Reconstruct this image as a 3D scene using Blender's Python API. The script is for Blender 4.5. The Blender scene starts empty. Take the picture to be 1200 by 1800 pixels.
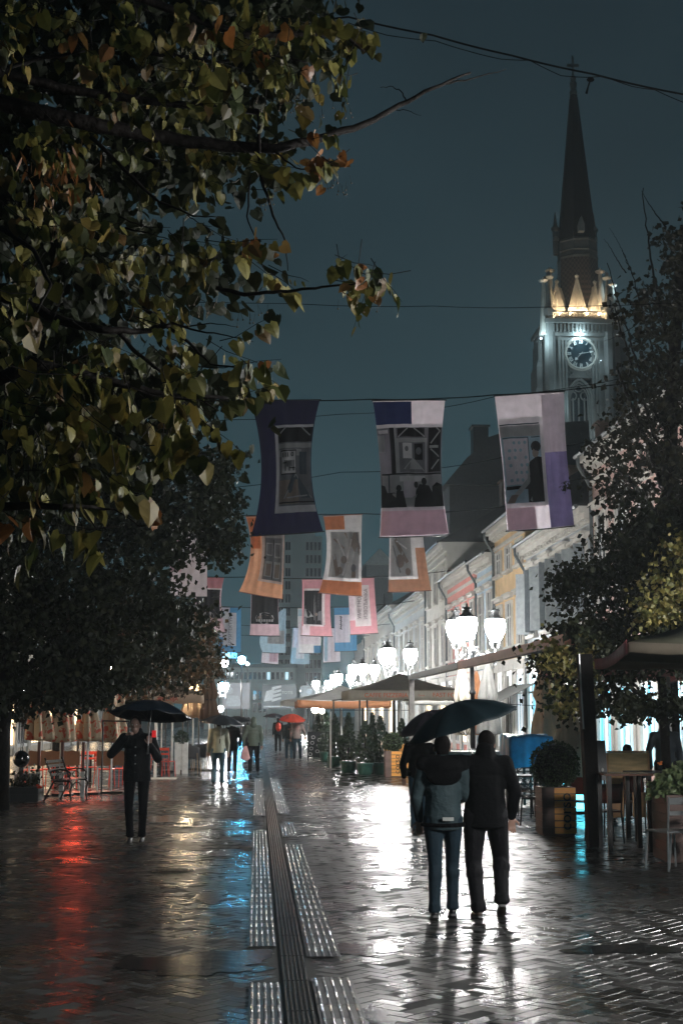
import bpy, math, random
from mathutils import Vector, Matrix
PI = math.pi; R = math.radians
random.seed(11)
HAZE = .0007
SC = bpy.context.scene
COL = SC.collection

# ---------------- camera, world, exposure ----------------
F = 2500.0; EYE = 1.8
PITCH = math.atan(356/F); YAW = math.atan(148/math.hypot(F, 356))
CAMM = Matrix.Rotation(-YAW, 3, 'Z') @ Matrix.Rotation(PI/2+PITCH, 3, 'X')
cam = bpy.data.objects.new('camera', bpy.data.cameras.new('camera'))
COL.objects.link(cam)
cam.location = (0, 0, EYE)
cam.rotation_euler = CAMM.to_euler()
cam.data.sensor_width = 36; cam.data.lens = 36*F/1800
cam.data.clip_start = .1; cam.data.clip_end = 3000
SC.camera = cam
SC.view_settings.view_transform = 'Standard'; SC.view_settings.look = 'None'
SC.view_settings.exposure = 0.3; SC.view_settings.gamma = 1
SC.view_settings.use_curve_mapping = False
cy = SC.cycles
cy.use_denoising = True
try: cy.denoiser = 'OPENIMAGEDENOISE'
except Exception: pass
cy.max_bounces = 5; cy.diffuse_bounces = 2; cy.glossy_bounces = 3
cy.transmission_bounces = 2; cy.transparent_max_bounces = 6; cy.volume_bounces = 0
cy.caustics_reflective = False; cy.caustics_refractive = False
cy.sample_clamp_indirect = 6; cy.use_light_tree = True

world = bpy.data.worlds.new('World'); SC.world = world; world.use_nodes = True
nt = world.node_tree; nt.nodes.clear()
wo = nt.nodes.new('ShaderNodeOutputWorld'); bg = nt.nodes.new('ShaderNodeBackground')
tc = nt.nodes.new('ShaderNodeTexCoord'); sx = nt.nodes.new('ShaderNodeSeparateXYZ')
rp = nt.nodes.new('ShaderNodeValToRGB'); bg.inputs[1].default_value = 1.0
nt.links.new(tc.outputs['Generated'], sx.inputs[0]); nt.links.new(sx.outputs['Z'], rp.inputs[0])
cn = nt.nodes.new('ShaderNodeTexNoise'); cn.inputs['Scale'].default_value = 3.5; cn.inputs['Detail'].default_value = 5; nt.links.new(tc.outputs['Generated'], cn.inputs['Vector'])
cm = nt.nodes.new('ShaderNodeMapRange'); cm.inputs[1].default_value = .3; cm.inputs[2].default_value = .7; cm.inputs[3].default_value = .82; cm.inputs[4].default_value = 1.18; nt.links.new(cn.outputs['Fac'], cm.inputs[0])
cx_ = nt.nodes.new('ShaderNodeVectorMath'); cx_.operation = 'SCALE'; nt.links.new(rp.outputs[0], cx_.inputs[0]); nt.links.new(cm.outputs[0], cx_.inputs['Scale']); nt.links.new(cx_.outputs[0], bg.inputs[0]); nt.links.new(bg.outputs[0], wo.inputs[0])
e = rp.color_ramp.elements
e[0].position = 0.0; e[0].color = (.026, .064, .079, 1)
e[1].position = 0.5; e[1].color = (.0100, .0185, .0240, 1)
n_ = e.new(.13); n_.color = (.0195, .048, .059, 1)
n_ = e.new(.30); n_.color = (.0142, .0300, .0375, 1)

# ---------------- helpers ----------------
def P(px, py, D):
    "a point of the photograph (1200 x 1800) carried out to street distance D"
    v = CAMM @ Vector((px-600, 900-py, -F)); s = D/v.y
    return Vector((v.x*s, v.y*s, EYE+v.z*s))
def Gd(px, py, z=0.0):
    v = CAMM @ Vector((px-600, 900-py, -F)); s = (z-EYE)/v.z
    return Vector((v.x*s, v.y*s, z))
def origin(o):
    v = Vector((0, 0, 0))
    while o is not None:
        v = v + Vector(o.location); o = o.parent
    return v
def frame(d, up=Vector((0, 0, 1))):
    d = d.normalized()
    if abs(d.dot(up)) > .98: up = Vector((0, 1, 0))
    x = d.cross(up).normalized(); y = x.cross(d).normalized()
    return x, y, d
class MB:
    def __init__(s, m=None):
        s.v = []; s.f = []; s.mi = []; s.mats = []; s.cur = 0
        if m: s.use(m)
    def use(s, m):
        if m not in s.mats: s.mats.append(m)
        s.cur = s.mats.index(m); return s
    def add(s, vs, fs):
        o = len(s.v); s.v.extend([(p[0], p[1], p[2]) for p in vs])
        if len(fs) > 3:                         # keep closed pieces facing outward
            q = [Vector(p) for p in vs]; vol = 0.0
            for f in fs:
                for i in range(1, len(f)-1): vol += q[f[0]].dot(q[f[i]].cross(q[f[i+1]]))
            cen = sum(q, Vector((0, 0, 0)))/len(q)
            if abs(vol) > 1e-12:
                vol = 0.0
                for f in fs:
                    for i in range(1, len(f)-1): vol += (q[f[0]]-cen).dot((q[f[i]]-cen).cross(q[f[i+1]]-cen))
                if vol < 0: fs = [tuple(reversed(f)) for f in fs]
        for f in fs: s.f.append(tuple(i+o for i in f)); s.mi.append(s.cur)
        return s
    def box(s, c, size, rz=0.0, M=None):
        a, b, h = size[0]/2, size[1]/2, size[2]/2
        vs = [Vector((i*a, j*b, k*h)) for k in (-1, 1) for j in (-1, 1) for i in (-1, 1)]
        if rz: M = Matrix.Rotation(rz, 3, 'Z')
        if M is not None: vs = [M @ p for p in vs]
        c = Vector(c); vs = [p+c for p in vs]
        return s.add(vs, [(0, 2, 3, 1), (4, 5, 7, 6), (0, 1, 5, 4), (2, 6, 7, 3), (0, 4, 6, 2), (1, 3, 7, 5)])
    def b2(s, x0, x1, y0, y1, z0, z1):
        return s.box(((x0+x1)/2, (y0+y1)/2, (z0+z1)/2), (abs(x1-x0), abs(y1-y0), abs(z1-z0)))
    def bar(s, a, b, w, h=None):
        a, b = Vector(a), Vector(b); h = h or w
        x, y, d = frame(b-a); w /= 2; h /= 2
        vs = [p + x*i*w + y*j*h for p in (a, b) for j in (-1, 1) for i in (-1, 1)]
        return s.add(vs, [(0, 2, 3, 1), (4, 5, 7, 6), (0, 1, 5, 4), (2, 6, 7, 3), (0, 4, 6, 2), (1, 3, 7, 5)])
    def tube(s, pts, rs, n=8):
        pts = [Vector(p) for p in pts]
        if not isinstance(rs, (list, tuple)): rs = [rs]*len(pts)
        vs = []; k = len(pts)
        px = None
        for i, p in enumerate(pts):
            d = (pts[min(i+1, k-1)]-pts[max(i-1, 0)])
            if d.length < 1e-9: d = Vector((0, 0, 1))
            x, y, d = frame(d)
            if px is not None:
                x = (px - d*px.dot(d))
                x = x.normalized() if x.length > 1e-6 else frame(d)[0]
                y = x.cross(d)
            px = x
            for j in range(n):
                a = 2*PI*j/n; vs.append(p + (x*math.cos(a)+y*math.sin(a))*rs[i])
        fs = [(i*n+j, i*n+(j+1) % n, (i+1)*n+(j+1) % n, (i+1)*n+j) for i in range(k-1) for j in range(n)]
        fs.append(tuple(range(n-1, -1, -1))); fs.append(tuple((k-1)*n+j for j in range(n)))
        return s.add(vs, fs)
    def lathe(s, prof, n=16, c=(0, 0, 0), mod=None, ph=0.0):
        c = Vector(c); vs = []; k = len(prof)
        for i, (r, z) in enumerate(prof):
            for j in range(n):
                a = 2*PI*j/n+ph; q = r*(mod(a, i/(k-1)) if mod else 1)
                vs.append(c+Vector((q*math.cos(a), q*math.sin(a), z)))
        fs = [(i*n+j, i*n+(j+1) % n, (i+1)*n+(j+1) % n, (i+1)*n+j) for i in range(k-1) for j in range(n)]
        fs.append(tuple(range(n-1, -1, -1))); fs.append(tuple((k-1)*n+j for j in range(n)))
        return s.add(vs, fs)
    def ell(s, c, r, n=12, m=8, M=None):
        c = Vector(c)
        if not isinstance(r, (list, tuple)): r = (r, r, r)
        vs = [Vector((0, 0, -r[2]))]
        for i in range(1, m):
            t = PI*i/m-PI/2
            for j in range(n):
                a = 2*PI*j/n; vs.append(Vector((r[0]*math.cos(t)*math.cos(a), r[1]*math.cos(t)*math.sin(a), r[2]*math.sin(t))))
        vs.append(Vector((0, 0, r[2])))
        fs = [(0, 1+(j+1) % n, 1+j) for j in range(n)]
        for i in range(m-2):
            for j in range(n): fs.append((1+i*n+j, 1+i*n+(j+1) % n, 1+(i+1)*n+(j+1) % n, 1+(i+1)*n+j))
        l = len(vs)-1; o = 1+(m-2)*n
        fs += [(o+j, o+(j+1) % n, l) for j in range(n)]
        if M is not None: vs = [M @ p for p in vs]
        return s.add([p+c for p in vs], fs)
    def cap(s, a, b, ra, rb):
        a, b = Vector(a), Vector(b)
        s.ell(a, ra, 10, 7); s.ell(b, rb, 10, 7)
        if (b-a).length > 1e-4: s.tube([a, b], [ra*.995, rb*.995], 10)
        return s
    def poly(s, pts): return s.add([Vector(p) for p in pts], [tuple(range(len(pts)))])
    def grid(s, fn, nu, nv):
        vs = [fn(i/nu, j/nv) for j in range(nv+1) for i in range(nu+1)]
        w = nu+1
        return s.add(vs, [(j*w+i, j*w+i+1, (j+1)*w+i+1, (j+1)*w+i) for j in range(nv) for i in range(nu)])
    def prism(s, pts2, y0, y1):
        "outline (x,z) extruded along y"
        n = len(pts2); vs = [Vector((x, y0, z)) for x, z in pts2]+[Vector((x, y1, z)) for x, z in pts2]
        return s.add(vs, [tuple(range(n-1, -1, -1)), tuple(range(n, 2*n))]+[(i, (i+1) % n, n+(i+1) % n, n+i) for i in range(n)])
    def prismx(s, pts2, x0, x1):
        n = len(pts2); vs = [Vector((x0, y, z)) for y, z in pts2]+[Vector((x1, y, z)) for y, z in pts2]
        return s.add(vs, [tuple(range(n)), tuple(range(2*n-1, n-1, -1))]+[((i+1) % n, i, n+i, n+(i+1) % n) for i in range(n)])
    def build(s, name, parent=None, label=None, smooth=False, bevel=0, remesh=0, solid=0):
        me = bpy.data.meshes.new(name)
        off = origin(parent)
        me.from_pydata([(x-off.x, y-off.y, z-off.z) for x, y, z in s.v], [], s.f)
        for m in s.mats: me.materials.append(m)
        if len(s.mats) > 1: me.polygons.foreach_set('material_index', s.mi)
        if smooth: me.polygons.foreach_set('use_smooth', [True]*len(me.polygons))
        me.update()
        o = bpy.data.objects.new(name, me); COL.objects.link(o)
        if parent is not None: o.parent = parent
        if label: o['label'] = label
        if remesh:
            m = o.modifiers.new('remesh', 'REMESH'); m.mode = 'VOXEL'; m.voxel_size = remesh; m.use_smooth_shade = True
            m = o.modifiers.new('smooth', 'SMOOTH'); m.factor = .5; m.iterations = 3
        if solid:
            m = o.modifiers.new('thickness', 'SOLIDIFY'); m.thickness = solid; m.offset = 0
        if bevel:
            m = o.modifiers.new('bevel', 'BEVEL'); m.width = bevel; m.segments = 2; m.limit_method = 'ANGLE'
        return o
def tag(o, label=None, cat=None, group=None, kind=None):
    if label: o['label'] = label
    if cat: o['category'] = cat
    if group: o['group'] = group
    if kind: o['kind'] = kind
    return o
def thing(name, label, cat, loc=(0, 0, 0), group=None):
    o = bpy.data.objects.new(name, None); COL.objects.link(o); o.location = loc; o.empty_display_size = .1
    return tag(o, label, cat, group)
def solo(mb, name, label, cat, group=None, **k):
    "a thing that is one mesh, its origin at the middle of its base"
    xs = [v[0] for v in mb.v]; ys = [v[1] for v in mb.v]; zs = [v[2] for v in mb.v]
    c = ((min(xs)+max(xs))/2, (min(ys)+max(ys))/2, min(zs))
    mb.v = [(x-c[0], y-c[1], z-c[2]) for x, y, z in mb.v]
    o = mb.build(name, None, **k); o.location = c
    return tag(o, label, cat, group)
KIDS = {}
def copy_tree(o, parent=None, **k):
    c = o.copy(); COL.objects.link(c)
    if parent is not None: c.parent = parent
    for ch in [x for x in bpy.data.objects if x.parent == o]: copy_tree(ch, c)
    for a, b in k.items(): c[a] = b
    return c
def put(o, loc, rz=None):
    o.location = loc
    if rz is not None: o.rotation_euler = (0, 0, rz)
    return o
TX = []
def text(body, size, parent, name, m, Mx, loc, depth=.004):
    cu = bpy.data.curves.new(name, 'FONT'); cu.body = body; cu.size = size; cu.extrude = depth
    cu.align_x = 'CENTER'; cu.align_y = 'CENTER'
    o = bpy.data.objects.new(name, cu); COL.objects.link(o)
    bpy.context.view_layer.update()
    me = bpy.data.meshes.new_from_object(o.evaluated_get(bpy.context.evaluated_depsgraph_get()))
    bpy.data.objects.remove(o)
    off = Vector(loc)-origin(parent)
    for v in me.vertices: v.co = Mx @ v.co + off
    me.materials.clear(); me.materials.append(m); me.name = name
    q = bpy.data.objects.new(name, me); COL.objects.link(q); q.parent = parent
    return q

# ---------------- materials ----------------
MC = {}
def mat(name, col, rough=.6, metal=0.0, var=.18, scale=6.0, bump=0.0, bscale=40.0, spec=.5, trans=0.0, emit=None, es=0.0, coat=0.0, stretch=None):
    if name in MC: return MC[name]
    m = bpy.data.materials.new(name); m.use_nodes = True; n = m.node_tree.nodes; l = m.node_tree.links
    b = n['Principled BSDF']; out = n['Material Output']
    t = n.new('ShaderNodeTexCoord'); mp = n.new('ShaderNodeMapping'); l.new(t.outputs['Object'], mp.inputs[0])
    if stretch: mp.inputs['Scale'].default_value = stretch
    nz = n.new('ShaderNodeTexNoise'); nz.inputs['Scale'].default_value = scale; nz.inputs['Detail'].default_value = 6
    l.new(mp.outputs[0], nz.inputs['Vector'])
    r = n.new('ShaderNodeValToRGB'); l.new(nz.outputs['Fac'], r.inputs[0])
    r.color_ramp.elements[0].position = .3; r.color_ramp.elements[1].position = .7
    r.color_ramp.elements[0].color = (*[max(0, c*(1-var)) for c in col], 1)
    r.color_ramp.elements[1].color = (*[min(1, c*(1+var)) for c in col], 1)
    l.new(r.outputs[0], b.inputs['Base Color'])
    b.inputs['Roughness'].default_value = rough; b.inputs['Metallic'].default_value = metal
    b.inputs['Specular IOR Level'].default_value = spec; b.inputs['Coat Weight'].default_value = coat
    if bump:
        n2 = n.new('ShaderNodeTexNoise'); n2.inputs['Scale'].default_value = bscale; n2.inputs['Detail'].default_value = 4
        l.new(mp.outputs[0], n2.inputs['Vector'])
        bm = n.new('ShaderNodeBump'); bm.inputs['Strength'].default_value = bump; bm.inputs['Distance'].default_value = .02
        l.new(n2.outputs['Fac'], bm.inputs['Height']); l.new(bm.outputs[0], b.inputs['Normal'])
    if emit:
        b.inputs['Emission Color'].default_value = (*emit, 1); b.inputs['Emission Strength'].default_value = es
    if trans:
        tr = n.new('ShaderNodeBsdfTranslucent'); l.new(r.outputs[0], tr.inputs[0])
        mx = n.new('ShaderNodeMixShader'); mx.inputs[0].default_value = trans
        l.new(b.outputs[0], mx.inputs[1]); l.new(tr.outputs[0], mx.inputs[2]); l.new(mx.outputs[0], out.inputs[0])
    MC[name] = m; return m
def leafmat(name, cols, rough=.45, trans=.3, gloss=.5):
    m = bpy.data.materials.new(name); m.use_nodes = True; n = m.node_tree.nodes; l = m.node_tree.links
    b = n['Principled BSDF']; out = n['Material Output']
    g = n.new('ShaderNodeNewGeometry'); r = n.new('ShaderNodeValToRGB'); l.new(g.outputs['Random Per Island'], r.inputs[0])
    el = r.color_ramp.elements
    while len(el) > 1: el.remove(el[-1])
    el[0].position = 0; el[0].color = (*cols[0], 1)
    for i, c in enumerate(cols[1:], 1):
        x = el.new(i/(len(cols)-1)); x.color = (*c, 1)
    t = n.new('ShaderNodeTexCoord'); nz = n.new('ShaderNodeTexNoise'); nz.inputs['Scale'].default_value = 22
    nz.inputs['Detail'].default_value = 5; l.new(t.outputs['Object'], nz.inputs['Vector'])
    hs = n.new('ShaderNodeHueSaturation'); l.new(r.outputs[0], hs.inputs['Color'])
    mr = n.new('ShaderNodeMapRange'); mr.inputs[3].default_value = .55; mr.inputs[4].default_value = 1.45
    l.new(nz.outputs['Fac'], mr.inputs[0]); l.new(mr.outputs[0], hs.inputs['Value'])
    l.new(hs.outputs[0], b.inputs['Base Color']); b.inputs['Roughness'].default_value = rough
    b.inputs['Specular IOR Level'].default_value = gloss
    tr = n.new('ShaderNodeBsdfTranslucent'); l.new(hs.outputs[0], tr.inputs[0])
    mx = n.new('ShaderNodeMixShader'); mx.inputs[0].default_value = trans
    l.new(b.outputs[0], mx.inputs[1]); l.new(tr.outputs[0], mx.inputs[2]); l.new(mx.outputs[0], out.inputs[0])
    return m
def glow(name, col, s): return mat(name, col, emit=col, es=s, var=.02)

M_iron = mat('cast_iron', (.012, .013, .015), .35, .0, bump=.2, coat=.3)
M_lampiron = mat('lamp_iron', (.05, .052, .055), .35, .4, bump=.2)
M_bark = mat('wet_bark', (.010, .008, .007), .7, var=.4, scale=14, bump=.9, bscale=18, spec=.15)
M_steel = mat('brushed_steel', (.5, .5, .5), .3, .8)
M_white = mat('white_paint', (.7, .7, .68), .5)
M_black = mat('black_fabric', (.003, .0034, .0042), .85, bump=.8, bscale=11, spec=.08)
M_glass = mat('window_glass', (.02, .03, .036), .08, spec=.8, var=.3)
M_glass_l = mat('window_glass_pale', (.10, .14, .15), .15, spec=.8, var=.4, scale=1.5)
M_slate = mat('wet_slate', (.018, .02, .022), .4, var=.3, bump=.5, bscale=6)
M_skin = mat('skin', (.32, .19, .14), .5, var=.08)
# ---------------- ground ----------------
def paving_mat():
    m = bpy.data.materials.new('wet_paving'); m.use_nodes = True; n = m.node_tree.nodes; l = m.node_tree.links
    b = n['Principled BSDF']
    t = n.new('ShaderNodeTexCoord'); mp = n.new('ShaderNodeMapping'); l.new(t.outputs['Object'], mp.inputs[0])
    mp.inputs['Rotation'].default_value = (0, 0, R(45))
    def noise(sc, det=4, vec=None, dist=0):
        z = n.new('ShaderNodeTexNoise'); z.inputs['Scale'].default_value = sc; z.inputs['Detail'].default_value = det
        z.inputs['Distortion'].default_value = dist
        l.new((vec or t.outputs['Object']), z.inputs['Vector']); return z
    def rng(src, a, b2, lo, hi):
        r = n.new('ShaderNodeMapRange'); r.inputs[1].default_value = a; r.inputs[2].default_value = b2
        r.inputs[3].default_value = lo; r.inputs[4].default_value = hi; l.new(src, r.inputs[0]); return r.outputs[0]
    def mth(op, a, c):
        x = n.new('ShaderNodeMath'); x.operation = op
        for i, q in enumerate((a, c)):
            if isinstance(q, (int, float)): x.inputs[i].default_value = q
            else: l.new(q, x.inputs[i])
        return x.outputs[0]
    br = n.new('ShaderNodeTexBrick'); l.new(mp.outputs[0], br.inputs['Vector'])
    br.inputs['Scale'].default_value = 1; br.inputs['Brick Width'].default_value = .42; br.inputs['Row Height'].default_value = .21
    br.inputs['Mortar Size'].default_value = .011; br.inputs['Mortar Smooth'].default_value = .6
    br.inputs['Color1'].default_value = (.032, .030, .028, 1); br.inputs['Color2'].default_value = (.056, .050, .046, 1)
    br.inputs['Mortar'].default_value = (.010, .010, .010, 1)
    big = noise(.42, 5, dist=.6); mid = noise(3.0, 6); fine = noise(55, 3)
    mpw = n.new('ShaderNodeMapping'); l.new(t.outputs['Object'], mpw.inputs[0]); mpw.inputs['Scale'].default_value = (1, 2.2, 1)
    wav = noise(3.2, 3, mpw.outputs[0])
    pud = rng(big.outputs['Fac'], .55, .60, 0, 1)          # 1 = standing water
    mixc = n.new('ShaderNodeMixRGB'); mixc.blend_type = 'MULTIPLY'; mixc.inputs[0].default_value = 1
    l.new(br.outputs['Color'], mixc.inputs[1])
    cr = n.new('ShaderNodeValToRGB'); cr.color_ramp.elements[0].color = (.55, .55, .55, 1); cr.color_ramp.elements[1].color = (1.2, 1.15, 1.1, 1)
    l.new(mid.outputs['Fac'], cr.inputs[0]); l.new(cr.outputs[0], mixc.inputs[2]); l.new(mixc.outputs[0], b.inputs['Base Color'])
    rough = mth('ADD', rng(mid.outputs['Fac'], .35, .7, .2, .34), 0.0)
    dry = mth('SUBTRACT', 1.0, pud)
    rr = mth('ADD', mth('MULTIPLY', rough, dry), mth('MULTIPLY', pud, .16)); l.new(rr, b.inputs['Roughness'])
    h = mth('ADD', mth('MULTIPLY', br.outputs['Fac'], -.016), mth('MULTIPLY', fine.outputs['Fac'], .0026))
    h = mth('MULTIPLY', h, mth('ADD', mth('MULTIPLY', dry, .92), .08))
    h = mth('ADD', h, mth('MULTIPLY', wav.outputs['Fac'], .0045))
    # every stone sits at its own slight tilt
    h = mth('ADD', h, mth('MULTIPLY', mid.outputs['Fac'], .009))
    bm = n.new('ShaderNodeBump'); bm.inputs['Strength'].default_value = 1; bm.inputs['Distance'].default_value = 1
    l.new(h, bm.inputs['Height']); l.new(bm.outputs[0], b.inputs['Normal'])
    b.inputs['Specular IOR Level'].default_value = .6
    return m
M_pave = paving_mat()
g = MB(mat('dark_ground', (.03, .032, .03), .7)); g.poly([(-700, -60, -.004), (700, -60, -.004), (700, 1200, -.004), (-700, 1200, -.004)])
tag(g.build('ground'), kind='structure')
g = MB(M_pave)
g.poly([(-11, -30, -.012), (10.5, -30, -.012), (10.5, 30.6, -.012), (-11, 30.6, -.012)])
g.poly([(-11, 30.6, -.002), (10.5, 30.6, -.002), (10.5, 215, -.002), (-11, 215, -.002)])
# near the camera every paving stone is real: a bevelled block laid herringbone at 45 degrees, each a hair out of level
def stone_mat():
    m = bpy.data.materials.new('wet_stone'); m.use_nodes = True; n = m.node_tree.nodes; l = m.node_tree.links; b = n['Principled BSDF']
    gm = n.new('ShaderNodeNewGeometry'); r = n.new('ShaderNodeValToRGB'); l.new(gm.outputs['Random Per Island'], r.inputs[0])
    r.color_ramp.elements[0].color = (.012, .0115, .011, 1); r.color_ramp.elements[1].color = (.031, .030, .029, 1)
    t = n.new('ShaderNodeTexCoord')
    def nz(sc, d, src='Object'):
        z = n.new('ShaderNodeTexNoise'); z.inputs['Scale'].default_value = sc; z.inputs['Detail'].default_value = d; l.new(t.outputs[src], z.inputs['Vector']); return z.outputs['Fac']
    big = nz(.8, 5); mid = nz(7, 5); fine = nz(70, 3)
    mx = n.new('ShaderNodeMixRGB'); mx.blend_type = 'MULTIPLY'; mx.inputs[0].default_value = 1; l.new(r.outputs[0], mx.inputs[1])
    c2 = n.new('ShaderNodeValToRGB'); c2.color_ramp.elements[0].position = .3; c2.color_ramp.elements[1].position = .7; c2.color_ramp.elements[0].color = (.5, .5, .5, 1); c2.color_ramp.elements[1].color = (1.3, 1.25, 1.2, 1)
    l.new(big, c2.inputs[0]); l.new(c2.outputs[0], mx.inputs[2]); l.new(mx.outputs[0], b.inputs['Base Color'])
    r2 = n.new('ShaderNodeMapRange'); r2.inputs[1].default_value = .38; r2.inputs[2].default_value = .62; r2.inputs[3].default_value = .2; r2.inputs[4].default_value = .38; l.new(big, r2.inputs[0])
    ad = n.new('ShaderNodeMath'); ad.operation = 'ADD'; l.new(r2.outputs[0], ad.inputs[0]); m3 = n.new('ShaderNodeMapRange'); m3.inputs[3].default_value = -.05; m3.inputs[4].default_value = .07; l.new(gm.outputs['Random Per Island'], m3.inputs[0]); l.new(m3.outputs[0], ad.inputs[1]); l.new(ad.outputs[0], b.inputs['Roughness'])
    m1 = n.new('ShaderNodeMath'); m1.operation = 'MULTIPLY'; m1.inputs[1].default_value = .0014; l.new(fine, m1.inputs[0])
    m2 = n.new('ShaderNodeMath'); m2.operation = 'MULTIPLY_ADD'; m2.inputs[1].default_value = .0028; l.new(mid, m2.inputs[0]); l.new(m1.outputs[0], m2.inputs[2])
    bm = n.new('ShaderNodeBump'); bm.inputs['Distance'].default_value = 1; l.new(m2.outputs[0], bm.inputs['Height']); l.new(bm.outputs[0], b.inputs['Normal'])
    b.inputs['Specular IOR Level'].default_value = .65; return m
g.use(stone_mat())
def lay():
    w = .115; c45 = math.sqrt(.5); V = []; Fc = []
    rn = random.Random(5)
    for i in range(-90, 300):
        for j in range(-30, 320):
            k = (i-j) % 4
            if k == 0: cx, cy_, a, b = i+1, j+.5, 1.0, .5
            elif k == 3: cx, cy_, a, b = i+.5, j+1, .5, 1.0
            else: continue
            # grid axes run at 45 degrees to the street
            X = (cx*w-cy_*w)*c45; Y = (cx*w+cy_*w)*c45
            if Y < 7.2 or Y > 30.5 or X < -.20*Y-.8 or X > .32*Y+.6 or X > 10.2: continue
            if -.05 < X < .66 and Y < 41 and not (X > .38 or X < .17) : continue
            tx, ty = rn.gauss(0, .007), rn.gauss(0, .007); h0 = rn.gauss(-.003, .0008); o = len(V)
            for (s_, z_) in ((1.0, -.012), (1.0, h0-.005), (.965, h0)):
                for p, q in ((-1, -1), (1, -1), (1, 1), (-1, 1)):
                    u = p*(a*w-.0045-(1-s_)*.10); v = q*(b*w-.0045-(1-s_)*.12)
                    z = z_+(tx*u+ty*v if z_ > -.011 else 0)
                    V.append((X+(u-v)*c45, Y+(u+v)*c45, z))
            for lv in (0, 4):
                for p in range(4): Fc.append((o+lv+p, o+lv+(p+1) % 4, o+lv+4+(p+1) % 4, o+lv+4+p))
            Fc.append((o+8, o+9, o+10, o+11))
    return V, Fc
V_, F_ = lay(); o_ = len(g.v); g.v += V_; g.f += [tuple(i+o_ for i in f) for f in F_]; g.mi += [g.cur]*len(F_)
tag(g.build('pavement'), kind='structure')
# standing water: thin sheets filling the low spots, each with its own ragged shore
M_water = mat('puddle_water', (.014, .015, .016), .16, var=.2, bump=.12, bscale=9, spec=.6)
def puddle(px_, py_, rx, ry, seed, z=.0008):
    rn = random.Random(seed); c = Gd(px_, py_); a = Gd(px_+rx, py_); b = Gd(px_, py_-ry); RX = a.x-c.x; RY = b.y-c.y; pts = []; ph = [rn.uniform(0, 6.3) for _ in range(6)]
    for i in range(72):
        t_ = 2*PI*i/72; r_ = 1+.22*math.sin(2*t_+ph[0])+.16*math.sin(3*t_+ph[1])+.10*math.sin(5*t_+ph[2])+.07*math.sin(9*t_+ph[3])+.05*math.sin(15*t_+ph[4])
        pts.append((c.x+RX*r_*math.cos(t_), c.y+RY*r_*math.sin(t_), z))
    mb = MB(M_water); mb.add([Vector((c.x, c.y, z))]+[Vector(p) for p in pts], [(0, 1+i, 1+(i+1) % 72) for i in range(72)])
    tag(mb.build('puddle'), kind='structure')
for q in ((350, 1692, 110, 22, 1), (1100, 1668, 90, 10, 3), (640, 1668, 50, 12, 4), (660, 1785, 36, 12, 5), (370, 1576, 32, 9, 6), (640, 1478, 26, 5, 8), (300, 1440, 50, 6, 9), (410, 1500, 50, 7, 11)): puddle(*q)
M_tac = mat('tactile_stone', (.035, .036, .038), .38, var=.3, bump=.1, bscale=25)
M_rib = mat('tactile_rib', (.2, .2, .21), .22, var=.3, spec=1.0)
M_drain = mat('drain_grate', (.004, .004, .004), .5, .0, bump=.3, bscale=30)
# slot drain: a dark strip of long narrow bars, in one-metre lengths
t = thing('drain_channel', 'long narrow black slotted drain running down the middle of the wet street', 'drain', (.275, 60, 0))
mb = MB(M_drain); mb.b2(.185, .365, 7.0, 150, .001, .004); mb.build('tray', t)
mb = MB(mat('drain_bars', (.005, .0055, .006), .3, .0, bump=.2, spec=.25))
y = 7.0
while y < 60:
    for k in range(6):
        x = .2+k*.03; mb.prism([(x+math.cos(PI*i/5)*.007, .004+math.sin(PI*i/5)*.013) for i in range(6)], y+.01, y+.99)
    y += 1.0
mb.build('bar_grate', t)
mb = MB(M_drain); mb.b2(.16, .39, 8.2, 8.42, .004, .022); mb.build('end_cover', t)
def tact(x0, x1, y0, y1, label, grp):
    t = thing('tactile_strip', label, 'tactile paving', ((x0+x1)/2, (y0+y1)/2, 0), grp)
    mb = MB(M_tac)
    y = y0
    while y < y1-.05:
        mb.b2(x0, x1, y+.004, min(y+.40, y1)-.004, .001, .007+random.random()*.002); y += .40
    mb.build('slab', t)
    mb = MB(M_rib); n = 5; y = y0
    while y < y1-.05:
        for k in range(n):
            x = x0+(k+.5)*(x1-x0)/n; q = .0055
            e = min(y+.40, y1)
            dx = random.uniform(-.0015, .0015); dz = random.uniform(-.0015, .001)
            mb.prism([(x+math.cos(PI*i/8)*q*2+dx, .0045+math.sin(PI*i/8)*(.011+dz)) for i in range(9)], y+.006, e-.006)
        y += .40
    mb.build('rib', t, smooth=True)
LG, RG = 'ribbed strips left of the drain', 'ribbed strips right of the drain'
tact(-.04, .17, 7.2, 9.95, 'ribbed guide strip left of the drain at the bottom edge of the photo', LG)
tact(-.06, .165, 11.5, 22.7, 'long ribbed guide strip left of the drain beside the smooth dark gap', LG)
tact(-.06, .165, 26, 41, 'far ribbed guide strip left of the drain near the walkers', LG)
tact(.385, .66, 7.2, 10.1, 'ribbed guide strip right of the drain at the bottom edge of the photo', RG)
tact(.385, .64, 11.0, 20.2, 'long ribbed guide strip right of the drain behind the walking couple', RG)
tact(.385, .62, 21.6, 24.2, 'short ribbed guide strip right of the drain', RG)
tact(.385, .62, 26.5, 41, 'far ribbed guide strip right of the drain', RG)
c = Gd(302, 1530)
mb = MB(mat('manhole_iron', (.03, .03, .03), .2, .4, bump=.5)); mb.lathe([(.27, .002), (.27, .006), (.25, .008), (.02, .008)], 28, (c.x, c.y, 0))
for k in range(5): mb.box((c.x, c.y-.16+k*.08, .0105), (.36 if k in (1, 2, 3) else .22, .02, .005))
solo(mb, 'manhole_cover', 'round iron manhole cover in the wet paving on the left', 'manhole cover')

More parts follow.
